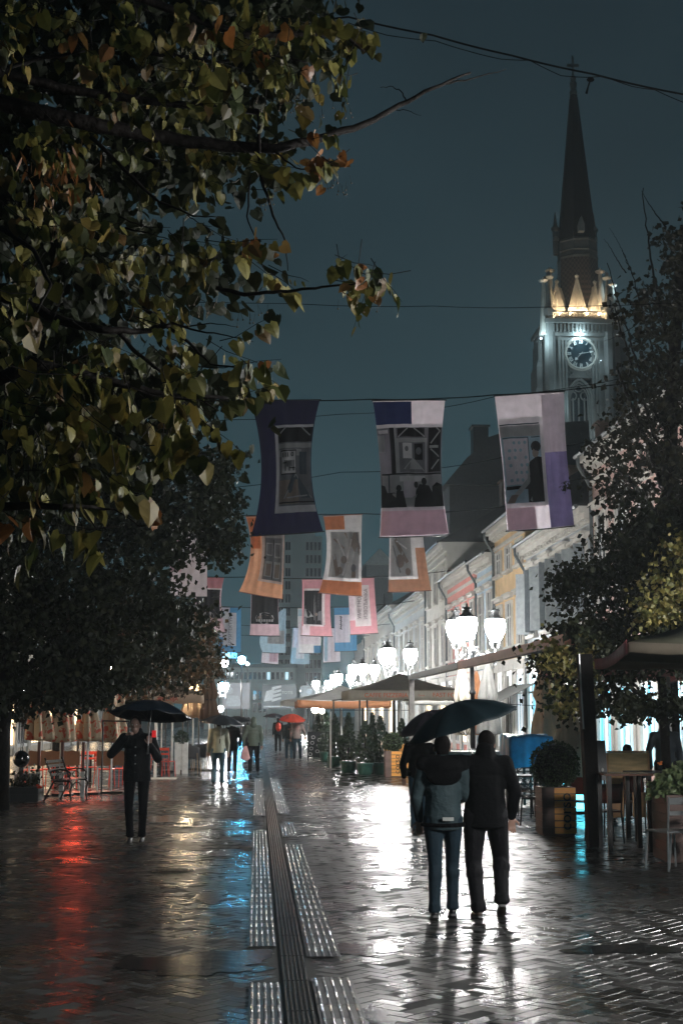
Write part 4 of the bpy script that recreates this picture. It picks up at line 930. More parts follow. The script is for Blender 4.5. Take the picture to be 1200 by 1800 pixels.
# ---------------- foliage ----------------
def inpoly(x, y, pg):
    c = False; n = len(pg)
    for i in range(n):
        x1, y1 = pg[i]; x2, y2 = pg[i-1]
        if (y1 > y) != (y2 > y) and x < (x2-x1)*(y-y1)/(y2-y1)+x1: c = not c
    return c
rnd = random.random; gs = random.gauss; uni = random.uniform
def rv():
    while True:
        v = Vector((gs(0, 1), gs(0, 1), gs(0, 1)))
        if v.length > .01: return v.normalized()
def small_leaf(vs, fs, p, s, droop=.5):
    d = (rv()+Vector((0, 0, -droop*1.6))).normalized(); x = d.cross(rv())
    if x.length < .1: return
    x.normalize(); nrm = d.cross(x); o = len(vs); w = s*.5
    vs += [p, p+d*s*.45+x*w*.95+nrm*s*.12, p+d*s, p+d*s*.45-x*w*.95+nrm*s*.12]
    fs += [(o, o+1, o+2), (o, o+2, o+3)]
def big_leaf(vs, fs, p, s, d=None, nr=None):
    d = d or (rv()*.9+Vector((.1, 0, -1.0))).normalized()
    x = d.cross(nr if nr is not None else rv())
    if x.length < .1: x = d.cross(Vector((0, 1, .2)))
    x.normalize(); nrm = d.cross(x); o = len(vs); w = uni(.42, .56); cu = uni(-.45, .6); f = uni(.05, .3)
    pr = [(0, .02), (0, .36), (0, .72), (0, 1.06)]; sd = [(.26, -.12), (.52, .12), (.46, .52), (.2, .86)]
    def T(a, b):
        z = f*abs(a)+cu*(b-.3)**2
        return p+x*(a*w*2*s)+d*(b*s)+nrm*(z*s)
    for a, b in pr: vs.append(T(0, b))
    for sg in (1, -1):
        for a, b in sd: vs.append(T(a*sg*uni(.85, 1.1), b*uni(.92, 1.05)))
    for sg in (0, 1):
        q = o+4+sg*4
        for i in range(3): fs.append((o+i, q+i, q+i+1, o+i+1) if sg else (o+i+1, q+i+1, q+i, o+i))
def leafset(fn_list, m, name, parent, smooth=False):
    mb = MB(m); vs = []; fs = []
    fn_list(vs, fs); mb.v = [tuple(v) for v in vs]; mb.f = fs; mb.mi = [0]*len(fs)
    return mb.build(name, parent)
def twig(mb, a, b, r0, r1, wob=.06, n=6):
    pts = []; L = (b-a).length; n = n*3; m1 = a.lerp(b, .35)+rv()*L*wob*.8; m2 = a.lerp(b, .7)+rv()*L*wob*.6
    for i in range(n+1):
        u = i/n; p = a*(1-u)**3+m1*3*u*(1-u)**2+m2*3*u*u*(1-u)+b*u**3
        if 0 < i < n: p = p+rv()*min(.03, L*.008)
        pts.append(p)
    mb.tube(pts, [r0+(r1-r0)*i/n for i in range(n+1)], 6); return pts
def clumps(pg, d0, d1, ncl, per, sz, spread, bigl=False, keep=None):
    xs = [p[0] for p in pg]; ys = [p[1] for p in pg]
    def go(vs, fs):
        k = 0; tries = 0
        while k < ncl and tries < ncl*40:
            tries += 1
            x, y = uni(min(xs), max(xs)), uni(min(ys), max(ys))
            if not inpoly(x, y, pg): continue
            k += 1; D_ = uni(d0, d1); c = P(x, y, D_); n = int(per*uni(.4, 1.5)); sp = spread*uni(.6, 1.3)
            for _ in range(n):
                p = c+Vector((gs(0, sp), gs(0, sp), gs(0, sp*.55)))
                (big_leaf if bigl else small_leaf)(vs, fs, p, sz*uni(.7, 1.25))
    return go
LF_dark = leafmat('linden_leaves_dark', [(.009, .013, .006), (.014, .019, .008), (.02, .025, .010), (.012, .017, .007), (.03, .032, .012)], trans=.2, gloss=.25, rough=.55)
LF_brown = leafmat('linden_leaves_browning', [(.035, .026, .014), (.07, .042, .02), (.03, .032, .014), (.10, .055, .025), (.045, .035, .015)], trans=.25)
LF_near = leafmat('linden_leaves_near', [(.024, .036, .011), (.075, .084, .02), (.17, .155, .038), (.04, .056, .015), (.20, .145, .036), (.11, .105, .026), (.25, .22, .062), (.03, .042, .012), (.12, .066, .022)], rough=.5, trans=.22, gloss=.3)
LF_yel = leafmat('linden_leaves_yellow', [(.30, .19, .06), (.36, .22, .06), (.22, .10, .03)], trans=.3)
LF_rt = leafmat('terrace_leaves_lit', [(.06, .07, .02), (.16, .15, .045), (.28, .24, .07), (.10, .11, .03), (.34, .25, .08)], trans=.3)  # brighter leaf colours stand for lamp light on the terrace tree

# tree 1: the near linden reaching in from the left
t = thing('linden_tree', 'near autumn linden reaching its leafy branches in over the upper left of the photo', 'tree', (-2.9, 5.6, 0))
mb = MB(M_bark); mb.tube([(-2.9, 5.6, 0), (-2.88, 5.6, 1.2), (-2.8, 5.65, 2.6), (-2.75, 5.7, 4.2), (-2.6, 5.9, 6.5), (-2.4, 6.2, 8.5)], [.26, .2, .17, .14, .09, .03], 12); mb.build('trunk', t, smooth=True)
BR = [  # limbs as px points (x, y, D), radii
    ([(-560, 330, 5.9), (-250, 120, 6.0), (0, 125, 6.2), (120, 158, 6.3), (280, 180, 6.4), (455, 197, 6.5)], .034, .014),
    ([(-560, 420, 5.9), (-200, 190, 6.1), (0, 180, 6.3), (150, 215, 6.4), (260, 238, 6.5), (400, 258, 6.6), (480, 262, 6.6), (560, 244, 6.7), (640, 218, 6.8), (700, 185, 6.9), (760, 155, 6.9), (826, 128, 7.0)], .048, .006),
    ([(776, 148, 6.95), (830, 138, 7.0), (888, 122, 7.05)], .006, .002),
    ([(714, 178, 6.9), (704, 160, 6.9), (690, 152, 6.9), (668, 154, 6.9)], .004, .0015),
    ([(688, 192, 6.9), (715, 194, 6.9), (740, 203, 6.9)], .003, .001),
    ([(455, 197, 6.5), (455, 260, 6.5), (458, 310, 6.45), (480, 380, 6.4), (500, 420, 6.4), (506, 476, 6.4)], .012, .002),
    ([(440, 310, 6.5), (434, 380, 6.4), (450, 420, 6.4), (462, 470, 6.3)], .005, .002),
    ([(160, 240, 6.3), (220, 300, 6.3), (280, 355, 6.3), (340, 380, 6.3), (385, 382, 6.3)], .011, .002),
    ([(330, 378, 6.3), (350, 392, 6.3), (373, 398, 6.3)], .003, .001), ([(238, 322, 6.3), (246, 350, 6.3), (247, 376, 6.3)], .003, .001),
    ([(210, 380, 6.2), (250, 398, 6.2), (300, 400, 6.2)], .005, .001), ([(220, 400, 6.2), (270, 412, 6.2), (310, 424, 6.2)], .005, .001),
    ([(-520, 640, 5.8), (-200, 470, 5.7), (40, 530, 5.6), (100, 560, 5.6), (180, 580, 5.6), (250, 582, 5.7), (300, 570, 5.7)], .034, .008),
    ([(205, 578, 5.65), (240, 620, 5.7), (280, 650, 5.7), (330, 690, 5.8), (380, 720, 5.8)], .011, .003),
    ([(250, 540, 5.9), (330, 600, 5.9), (370, 640, 5.9), (430, 650, 5.9)], .009, .003), ([(300, 566, 5.9), (350, 582, 5.9), (400, 590, 5.9), (446, 601, 5.9)], .006, .001), ([(320, 574, 5.9), (370, 568, 5.9), (420, 575, 5.9)], .004, .001),
    ([(380, 505, 6.1), (430, 518, 6.1), (480, 514, 6.1), (530, 508, 6.1), (578, 503, 6.1), (640, 498, 6.1)], .011, .004),
    ([(-540, 900, 5.8), (-200, 760, 5.4), (60, 640, 5.3), (160, 662, 5.4), (300, 696, 5.5), (400, 700, 5.6)], .035, .007),
    ([(-560, 1000, 5.8), (-200, 900, 5.2), (20, 890, 5.1), (120, 890, 5.2), (200, 895, 5.3)], .03, .004), ([(150, 900, 5.2), (180, 950, 5.2), (215, 956, 5.2)], .003, .001), ([(200, 895, 5.3), (245, 925, 5.3), (270, 922, 5.3)], .003, .001),
    ([(-500, 100, 6.3), (-100, -60, 6.6), (200, -20, 6.9), (420, 60, 7.1), (600, 60, 7.2), (640, 90, 7.2)], .04, .005),
    ([(240, 90, 7.0), (380, 110, 7.0), (470, 95, 7.0), (540, 110, 7.0)], .012, .004), ([(0, 125, 6.2), (60, 105, 6.3), (150, 90, 6.3)], .014, .006), ([(480, 265, 6.6), (520, 295, 6.6), (560, 300, 6.6)], .006, .002),
    ([(0, 400, 5.8), (60, 440, 5.7), (90, 500, 5.6), (60, 560, 5.5)], .012, .004)]
for i, (pts, r0, r1) in enumerate(BR):
    mb = MB(M_bark); q = []
    for a, b in zip(pts, pts[1:]):
        for k in range(4):
            p = P(*a).lerp(P(*b), k/4); q.append(p+(rv()*max(.004, r1*.8) if (k and i) else Vector((0, 0, 0))))
    q.append(P(*pts[-1])); mb.tube(q, [r0+(r1-r0)*k/(len(q)-1) for k in range(len(q))], 7); mb.build('branch', t, smooth=True)
CL = [(60, 40, 100, 60, 6.6), (180, 85, 115, 70, 6.5), (330, 60, 120, 75, 6.7), (470, 45, 105, 60, 6.9), (565, 75, 60, 70, 7.0), (618, 95, 34, 32, 7.1), (590, 165, 28, 28, 7.0), (415, 125, 100, 50, 6.8), (290, 160, 120, 50, 6.4), (500, 160, 60, 45, 6.8),
      (190, 215, 150, 45, 6.4), (380, 225, 110, 42, 6.5), (50, 310, 80, 60, 6.2), (130, 380, 90, 70, 6.0), (40, 440, 90, 70, 5.8), (290, 290, 90, 38, 6.4), (400, 305, 70, 35, 6.5), (450, 340, 36, 40, 6.4), (488, 300, 30, 42, 6.5), (565, 285, 42, 30, 6.6), (-40, 120, 70, 90, 6.3),
      (340, 440, 60, 30, 6.1), (180, 470, 105, 50, 5.9), (330, 462, 80, 36, 6.1), (395, 490, 55, 34, 6.1), (462, 512, 52, 24, 6.1), (640, 492, 56, 30, 6.1), (665, 505, 34, 24, 6.1), (610, 490, 30, 22, 6.1), (230, 535, 60, 32, 5.8), (275, 555, 32, 30, 5.7), (50, 540, 80, 70, 5.6), (90, 630, 110, 55, 5.5),
      (150, 700, 150, 60, 5.4), (290, 640, 60, 50, 5.7), (400, 640, 52, 36, 5.9), (420, 672, 40, 24, 5.9), (330, 715, 72, 58, 5.6), (225, 760, 110, 52, 5.4), (90, 730, 90, 60, 5.3), (50, 800, 90, 60, 5.2), (150, 825, 80, 40, 5.3), (180, 890, 48, 34, 5.2), (30, 900, 50, 60, 5.2),
      (60, 960, 34, 40, 5.1), (130, 935, 40, 26, 5.2), (256, 826, 46, 30, 5.4), (350, 765, 46, 30, 5.6), (10, 570, 40, 50, 5.2), (110, 720, 50, 40, 5.1)]
TW = MB(M_bark)
def near_leaves(vs, fs):
    for (cx, cy_, rx, ry, D_) in CL:
        n = int(rx*ry*PI/1000*.62)
        for _ in range(max(n, 3)):
            a = uni(0, 2*PI); r = math.sqrt(rnd()); x = cx+math.cos(a)*r*rx; y = cy_+math.sin(a)*r*ry-22
            if 440 > x > 235 and 385 < y < 415: continue
            p = P(x, y, D_+gs(0, .3)); bd = Vector((uni(-.5, 1), uni(-.6, .6), uni(-.75, .15))).normalized(); sz = uni(.045, .082); nr = rv(); k = random.randint(3, 7)
            e_ = p+bd*(.032*k); TW.tube([p-bd*.10+Vector((0, 0, .02)), p, p.lerp(e_, .6)+Vector((0, 0, .006)), e_], [.0022, .0018, .0013, .0008], 4)
            for q in range(k):
                b_ = p+bd*(.032*q)+rv()*.006; sd = (1 if q % 2 else -1); side = bd.cross(Vector((0, 0, 1)))
                d = (Vector((0, 0, -1))+side*sd*uni(.1, .7)+bd*uni(0, .6)+rv()*.25).normalized(); pe = b_+d*.02
                big_leaf(vs, fs, pe, sz*uni(.6, 1.25), d, (nr+rv()*.5).normalized())
leafset(near_leaves, LF_near, 'foliage', t)
TW.build('twigs', t)['kind'] = 'stuff'
def yel(vs, fs):
    for (x, y, D_, n, s_, j) in ((432, 432, 6.2, 5, .07, 14), (495, 440, 6.3, 1, .055, 1), (488, 455, 6.3, 1, .03, 1), (268, 915, 5.25, 3, .075, 5), (560, 300, 6.55, 12, .06, 26), (545, 262, 6.6, 6, .06, 20), (300, 745, 5.4, 3, .08, 20), (640, 505, 6.05, 5, .06, 34), (462, 655, 5.85, 2, .06, 6), (360, 70, 6.3, 4, .08, 20), (165, 90, 6.2, 5, .08, 26), (500, 80, 6.8, 6, .08, 40), (20, 920, 5.0, 4, .07, 20)):
        for _ in range(n): big_leaf(vs, fs, P(x+gs(0, j), y+gs(0, j*.7)-10, D_), s_*uni(.8, 1.2))
    for _ in range(70):                                    # dried seed bracts
        p = P(110+gs(0, 34), 300+gs(0, 34), 5.9+gs(0, .1)); d = (rv()*.5+Vector((.15, 0, -1))).normalized(); x = d.cross(rv()).normalized(); o = len(vs); s_ = uni(.05, .09)
        vs += [p, p+d*s_*.5+x*.008, p+d*s_, p+d*s_*.5-x*.008]; fs += [(o, o+1, o+2, o+3)]
leafset(yel, leafmat('linden_leaves_orange', [(.24, .13, .04), (.28, .11, .03), (.16, .065, .02), (.26, .17, .055)], trans=.25), 'yellowed_foliage', t)
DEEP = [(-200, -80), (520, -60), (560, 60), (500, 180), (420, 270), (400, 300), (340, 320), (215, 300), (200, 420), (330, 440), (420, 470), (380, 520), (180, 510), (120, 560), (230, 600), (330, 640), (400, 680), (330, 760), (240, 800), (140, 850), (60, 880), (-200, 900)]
leafset(clumps(DEEP, 7.6, 10.5, 640, 18, .085, .2, True), LF_dark, 'inner_foliage', t)  # shade behind the near leaves is put into these darker leaf colours
# little hanging fruits of the linden
mb = MB(mat('linden_fruit', (.10, .07, .04), .5))
for (x, y, j, n) in ((505, 190, 30, 14), (590, 330, 12, 14), (520, 185, 14, 8), (460, 360, 12, 8), (350, 545, 30, 12), (440, 565, 18, 10), (640, 535, 26, 8), (250, 810, 26, 8), (600, 200, 14, 8)):
    for _ in range(n):
        p = P(x+gs(0, j), y+gs(0, 9), 6.3 if y < 400 else 5.9); mb.ell(p, .0045, 5, 4); mb.tube([p, p+Vector((gs(0, .008), 0, .04))], .0008, 3)
mb.build('fruit', t)['kind'] = 'stuff'

def px_tree(name, label, base, trunk, limbs, leafm, polys, group=None, tr=.16):
    t = thing(name, label, 'tree', base, group)
    mb = MB(M_bark); mb.tube([Vector(base)]+[Vector(p) for p in trunk], [tr]+[tr*(1-.5*(i+1)/len(trunk)) for i in range(len(trunk))], 12); mb.build('trunk', t, smooth=True)
    for a, b, r in limbs:
        mb = MB(M_bark); twig(mb, Vector(a), Vector(b), r, r*.25, .12, 7); mb.build('limb', t, smooth=True)
    for i, (pg, d0, d1, ncl, per, sz, sp, lm) in enumerate(polys):
        leafset(clumps(pg, d0, d1, ncl, per, sz, sp), lm or leafm, 'crown' if i == 0 else 'outer_leaves', t)
    return t
c = Vector((-4.9, 28.0, 0))
L2 = [(-260, 760), (60, 770), (200, 770), (330, 800), (360, 840), (380, 880), (392, 930), (386, 965), (330, 972), (296, 985), (290, 1050), (325, 1065), (345, 1085), (335, 1110), (330, 1140), (300, 1170), (265, 1195), (215, 1215), (160, 1230), (100, 1235), (40, 1245), (-60, 1255), (-260, 1240)]
T2 = [(330, 790), (440, 795), (425, 815), (400, 840), (432, 905), (420, 930), (410, 1000), (402, 990), (392, 1005), (360, 960), (350, 840)]
px_tree('linden_tree', 'dark rounded linden behind the man in black, over the left terrace', c, [(-4.9, 28, 1.5), (-4.8, 28, 2.8), (-4.6, 28.2, 4.6), (-4.4, 28.3, 6.4)],
        [((-4.85, 28, 2.2), P(60, 1130, 27), .08), ((-4.8, 28, 2.6), P(250, 1080, 27.5), .09), ((-4.7, 28, 3.4), P(360, 960, 28), .08), ((-4.6, 28.2, 4.2), P(400, 830, 28), .07), ((-4.7, 28, 3), (-7, 29, 5), .08), ((-4.5, 28, 5), (-5, 26.5, 7), .06), (P(360, 850, 28), P(440, 796, 28), .02)],
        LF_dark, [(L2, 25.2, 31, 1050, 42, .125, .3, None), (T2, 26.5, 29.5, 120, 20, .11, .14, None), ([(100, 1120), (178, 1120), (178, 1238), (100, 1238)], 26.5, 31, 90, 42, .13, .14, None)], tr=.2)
L3 = [(230, 1055), (310, 1062), (345, 1080), (366, 1088), (376, 1102), (360, 1120), (368, 1150), (383, 1172), (345, 1185), (352, 1205), (300, 1200), (262, 1215), (245, 1236), (205, 1225), (150, 1240), (140, 1100)]
px_tree('linden_tree', 'brown leaved linden hanging over the beige awning on the left', (-5.6, 41, 0), [(-5.6, 41, 2), (-5.5, 41, 3.2), (-5.3, 41.2, 5)],
        [((-5.6, 41, 2.2), P(300, 1130, 40.5), .08), ((-5.5, 41, 3), P(370, 1090, 41), .07), ((-5.5, 41, 3), (-8, 42, 5), .07), ((-5.4, 41, 3), P(330, 1180, 40.5), .05)],
        LF_brown, [(L3, 38.5, 43.5, 420, 36, .13, .3, None)])
# right: tall dark tree and the lit terrace tree in front of it
R2 = [(1230, 350), (1200, 385), (1175, 410), (1160, 450), (1132, 470), (1120, 505), (1135, 525), (1092, 545), (1112, 590), (1130, 620), (1090, 640), (1085, 700), (1095, 740), (1060, 775), (1040, 800), (1060, 850), (1075, 900), (1065, 950), (1100, 1000), (1420, 1000), (1420, 370)]
px_tree('plane_tree', 'tall dark tree at the right edge beside the church tower', (9.0, 31, 0), [(9, 31, 3), (9.1, 31, 6), (9.3, 31, 9), (9.6, 31, 12)],
        [((9, 31, 4), P(1090, 880, 30), .09), ((9, 31, 6), P(1060, 790, 30), .08), ((9.1, 31, 6.5), P(1085, 650, 30), .08), ((9.2, 31, 8), P(1066, 462, 30), .035), ((9.2, 31, 9), P(1092, 440, 30), .03), ((9.3, 31, 10), P(1130, 330, 30), .04), ((9.2, 31, 7), P(1080, 540, 30), .05), ((9.2, 31, 9), (11.5, 32, 12), .08), (P(1170, 400, 30), P(1127, 335, 30), .02), (P(1100, 480, 30), P(1060, 420, 30), .015), (P(1110, 480, 30), P(1070, 400, 30), .012), (P(1130, 560, 30), P(1060, 600, 30), .012), (P(1060, 850, 30), P(985, 850, 29), .015)],
        leafmat('tall_tree_leaves', [(.009, .011, .007), (.017, .018, .009), (.028, .025, .011), (.012, .014, .008)], trans=.15, gloss=.25, rough=.55), [(R2, 28, 33.5, 460, 36, .14, .28, None), ([(975, 838), (1040, 835), (1040, 860), (975, 862)], 28.9, 29.2, 5, 12, .09, .09, None)], tr=.24)
R1 = [(985, 1010), (1015, 985), (1040, 990), (1060, 965), (1085, 940), (1100, 905), (1160, 890), (1420, 860), (1420, 1170), (1200, 1175), (1100, 1190), (1130, 1240), (1200, 1225), (1420, 1220), (1420, 1262), (1180, 1250), (1110, 1262), (1060, 1248), (1010, 1258), (985, 1240), (965, 1200), (950, 1165), (965, 1130), (1000, 1110), (985, 1060)]
Y1 = [(1110, 1085), (1135, 1040), (1190, 960), (1260, 900), (1420, 900), (1420, 1060), (1200, 1080), (1130, 1100)]
px_tree('terrace_linden', 'lit yellow green linden above the right hand terrace parasol', (6.9, 24, 0), [(6.88, 24, 1.4), (6.85, 24, 2.4), (6.8, 24.1, 3.6), (6.8, 24.2, 5)],
        [((6.88, 24, 1.9), P(1030, 1150, 24), .06), ((6.86, 24, 2.3), P(1050, 1030, 24), .06), ((6.84, 24, 2.8), (8.4, 24, 4.6), .06), ((6.8, 24, 3.2), P(1150, 930, 23), .05), ((6.88, 24, 1.8), P(985, 1180, 24), .035)],
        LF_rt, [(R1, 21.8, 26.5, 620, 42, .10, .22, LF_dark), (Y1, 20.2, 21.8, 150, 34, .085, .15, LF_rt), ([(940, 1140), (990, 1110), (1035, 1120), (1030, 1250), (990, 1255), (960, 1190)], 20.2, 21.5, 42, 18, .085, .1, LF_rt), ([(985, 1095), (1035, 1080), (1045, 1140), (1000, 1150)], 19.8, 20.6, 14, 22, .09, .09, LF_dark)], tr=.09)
# ---------------- people ----------------
M_hair = mat('dark_hair', (.006, .005, .005), .85, spec=.1, bump=.5, bscale=50, stretch=(1, 1, .3))
M_hairg = mat('grey_hair', (.06, .055, .055), .8, spec=.1, bump=.5, bscale=50, stretch=(1, 1, .3))
M_shoe = mat('black_shoe', (.012, .012, .014), .3); M_sole = mat('rubber_sole', (.2, .2, .2), .6)
M_eye = mat('eye_white', (.5, .5, .48), .3)
def hand_mesh(mb, w, fd, side, curl=.5, s=1.0, up=None):
    "palm and five fingers from wrist w pointing along fd; side = +1 right hand"
    fd = Vector(fd).normalized(); up = Vector(up) if up is not None else Vector((0, 0, 1))
    if abs(fd.dot(up)) > .95: up = Vector((0, 1, 0))
    x = fd.cross(up).normalized(); n = x.cross(fd).normalized(); x = x*side
    w = Vector(w)
    for k in range(4):
        mb.cap(w, w+fd*.085*s+x*(k-1.5)*.019*s, .019*s, .0125*s)
    ln = [.062, .073, .068, .052]
    for k in range(4):
        b = w+fd*.088*s+x*(1.5-k)*.021*s; L = ln[k]*s; a = curl*.9; d = (fd*math.cos(a*.5)-n*math.sin(a*.5))
        m1 = b+d*L*.45; d2 = (fd*math.cos(a*1.4)-n*math.sin(a*1.4)); m2 = m1+d2*L*.33; d3 = (fd*math.cos(a*2.3)-n*math.sin(a*2.3)); m3 = m2+d3*L*.28
        mb.cap(b, m1, .0098*s, .009*s); mb.cap(m1, m2, .009*s, .0082*s); mb.cap(m2, m3, .0082*s, .007*s)
    b = w+fd*.03*s+x*.028*s; m1 = b+(fd*.6+x*.75-n*.25).normalized()*.042*s; m2 = m1+(fd*.85+x*.25-n*.5*curl).normalized()*.032*s
    mb.cap(b, m1, .014*s, .0105*s); mb.cap(m1, m2, .0105*s, .0085*s)
BASE = dict(pel=(0, 0, .96), chest=(0, .005, 1.27), neck=(0, 0, 1.47), head=(0, .025, 1.605), sL=(-.185, 0, 1.41), sR=(.185, 0, 1.41), eL=(-.25, -.02, 1.12), eR=(.25, -.02, 1.12), wL=(-.25, .06, .87), wR=(.25, .06, .87),
            hL=(-.095, 0, .93), hR=(.095, 0, .93), kL=(-.10, .02, .51), kR=(.10, .02, .51), aL=(-.105, -.03, .09), aR=(.105, -.03, .09), fL=(-.01, 1, -.12), fR=(.01, 1, -.12))
def person(label, loc, face, H, pose, top, legs, hair=None, vox=.011, jl=.84, bulk=1.0, hood=False, hairlen=0, shoe=None, skin=None, sole=None, hL=(0, 0, -1), hR=(0, 0, -1), curl=.5, group=None, collar=1.0, pack=None, buttons=False, legbulk=1.18):
    J = {k: Vector(v) for k, v in BASE.items()}
    for k, v in pose.items(): J[k] = Vector(v)
    s = H/1.75
    for k in J:
        if k not in ('fL', 'fR'): J[k] = J[k]*s
    t = thing('person', label, 'person', (0, 0, 0), group)
    hd = J['head']; skin = skin or M_skin
    mb = MB(skin)                                             # the body, one continuous surface
    mb.ell(hd+Vector((0, .0, .02))*s, (.073*s, .092*s, .10*s), 16, 12); mb.ell(hd+Vector((0, .02, -.05))*s, (.056*s, .062*s, .065*s), 14, 10)
    mb.ell(hd+Vector((0, .095, -.015))*s, (.012*s, .02*s, .024*s), 8, 6); mb.ell(hd+Vector((0, .075, -.058))*s, (.026*s, .012*s, .010*s), 8, 6)
    mb.ell(hd+Vector((0, .082, .03))*s, (.05*s, .012*s, .010*s), 8, 6)
    for q in (-1, 1): mb.ell(hd+Vector((q*.077, -.005, -.01))*s, (.012*s, .02*s, .032*s), 8, 6)
    mb.cap(J['neck']-Vector((0, 0, .03)), hd+Vector((0, -.015, -.07))*s, .058*s, .052*s)
    mb.cap(J['pel'], J['chest'], .12*s, .13*s)
    for q in ('L', 'R'):
        mb.cap(J['chest']+Vector((0, 0, .06)), J['s'+q], .10*s, .055*s); mb.cap(J['s'+q], J['e'+q], .046*s, .038*s); mb.cap(J['e'+q], J['w'+q], .037*s, .025*s)
        mb.cap(J['pel'], J['h'+q], .1*s, .085*s); mb.cap(J['h'+q], J['k'+q], .075*s, .05*s); mb.cap(J['k'+q], J['a'+q], .05*s, .034*s)
        hand_mesh(mb, J['w'+q], hL if q == 'L' else hR, -1 if q == 'L' else 1, curl, s*1.0)
    mb.build('body', t, remesh=vox*.75, smooth=True)
    mb = MB(M_eye)
    for q in (-1, 1): mb.ell(hd+Vector((q*.03, .083, .008))*s, .0095*s, 8, 6)
    mb.build('eyes', t)
    mb = MB(top if hood else (hair or M_hair))
    if hood:
        mb.ell(hd+Vector((0, -.015, .02))*s, (.10*s, .112*s, .128*s), 14, 10); mb.cap(hd+Vector((0, -.03, -.04))*s, J['neck']+Vector((0, -.03, 0)), .09*s, .11*s)
        hn = 'hood'
    else:
        mb.ell(hd+Vector((0, -.018, .035))*s, (.084*s, .096*s, .10*s), 16, 12); hn = 'hair'
        mb.ell(hd+Vector((0, -.05, -.02))*s, (.07*s, .055*s, .07*s), 12, 8)
        if hairlen:
            mb.cap(hd+Vector((0, -.055, 0))*s, J['neck']+Vector((0, -.06, .06-hairlen)), .07*s, .075*s)
            for q in (-1, 1): mb.cap(hd+Vector((q*.06, -.02, 0))*s, J['neck']+Vector((q*.07, -.02, .08-hairlen)), .035*s, .03*s)
    mb.build(hn, t, remesh=vox, smooth=True)
    # coat or jacket
    mb = MB(top); b = bulk
    up = J['chest']; lo = J['pel']; hem = lo+Vector((0, 0, (jl-.96)*s))
    def E(c, rx, ry, rz): mb.ell(c, (rx*s*b, ry*s*b, rz*s), 16, 10)
    E(up+Vector((0, 0, .07))*s, .178, .125, .13); E(up-Vector((0, 0, .05))*s, .17, .13, .16); E(lo+Vector((0, 0, .10))*s, .165, .128, .16); E(lo, .178, .135, .12)
    mb.lathe([(.15*s*b, hem.z), (.178*s*b, hem.z+.01), (.176*s*b, lo.z), (.165*s*b, (lo.z+up.z)/2), (.16*s*b, up.z), (.08*s, up.z+.16*s)], 18, (lo.x*.6+up.x*.4, lo.y*.6+up.y*.4, 0), mod=lambda a, k: 1-.22*abs(math.sin(a))+.02*math.sin(5*a))
    for q in ('L', 'R'):
        S_, E_, W_ = J['s'+q], J['e'+q], J['w'+q]
        mb.cap(up+Vector((0, 0, .1))*s, S_, .10*s*b, .078*s*b); mb.cap(J['neck']-Vector((0, 0, .02)), S_+Vector((0, 0, -.01)), .07*s, .068*s*b)
        mb.cap(S_, E_, .074*s*b, .058*s*b); mb.cap(E_, W_.lerp(E_, .04), .058*s*b, .042*s*b); mb.ell(W_.lerp(E_, .1), .046*s*b, 8, 6)
    if collar: mb.cap(J['neck']+Vector((0, 0, -.03)), J['neck']+Vector((0, 0, .02+.02*collar)), .085*s*collar, .075*s*collar)
    jk = mb.build('jacket', t, remesh=vox, smooth=True)
    if buttons:
        mb = MB(M_steel)
        for k in range(5): mb.ell(Vector((.008, .128*b+.018-.002*k, (1.30-.115*k)*s)), (.011, .006, .011), 8, 6)
        mb.build('buttons', jk)
    mb = MB(legs); lb = legbulk
    mb.ell(J['pel']-Vector((0, 0, .02)), (.155*s, .11*s, .11*s), 14, 10)
    for q in ('L', 'R'):
        mb.cap(J['h'+q], J['k'+q], .092*s*lb, .062*s*lb); mb.cap(J['k'+q], J['a'+q]+Vector((0, 0, .01)), .062*s*lb, .05*s*lb); mb.ell(J['k'+q]+(J['a'+q]-J['k'+q])*.25+Vector((0, -.01, 0)), .066*s*lb, 10, 8)
        mb.lathe([(.055*s*lb, -.02), (.06*s*lb, 0), (.052*s*lb, .06)], 10, J['a'+q])
    mb.build('trousers', t, remesh=vox, smooth=True)
    for q in ('L', 'R'):
        fd = J['f'+q].normalized(); a = J['a'+q]; fy = Vector((fd.x, fd.y, fd.z)); mb = MB(shoe or M_shoe)
        mb.ell(a+Vector((0, 0, -.02))*s, (.04*s, .05*s, .055*s), 10, 8); mb.cap(a-fy*.02*s+Vector((0, 0, -.05))*s, a+fy*.10*s+Vector((0, 0, -.055))*s, .038*s, .036*s); mb.cap(a+fy*.1*s+Vector((0, 0, -.055))*s, a+fy*.155*s+Vector((0, 0, -.06))*s, .036*s, .028*s)
        sh = mb.build('shoe', t, remesh=.008 if vox < .014 else .012, smooth=True)
        mb = MB(sole or M_shoe); c = a+Vector((0, 0, -.083))*s; x = fy.cross(Vector((0, 0, 1))).normalized()
        ol = [c+fy*p*s+x*q_*s for p, q_ in ((-.07, .02), (-.07, -.02), (-.02, -.04), (.09, -.043), (.16, -.03), (.188, 0), (.16, .03), (.09, .043), (-.02, .04))]
        n = len(ol); vs = ol+[p+Vector((0, 0, .018)) for p in ol]; mb.add(vs, [tuple(range(n)), tuple(range(2*n-1, n-1, -1))]+[((i+1) % n, i, n+i, n+(i+1) % n) for i in range(n)]); mb.build('sole', sh)
    if pack:
        mb = MB(pack); c = up+Vector((0, -.19, -.02))*s; mb.ell(c, (.14*s, .09*s, .23*s), 14, 10); mb.ell(c+Vector((0, -.06, -.08))*s, (.11*s, .05*s, .10*s), 12, 8); mb.build('backpack_cover', t, remesh=.014, smooth=True)
    t.location = loc; t.rotation_euler = (0, 0, face)
    return t, J

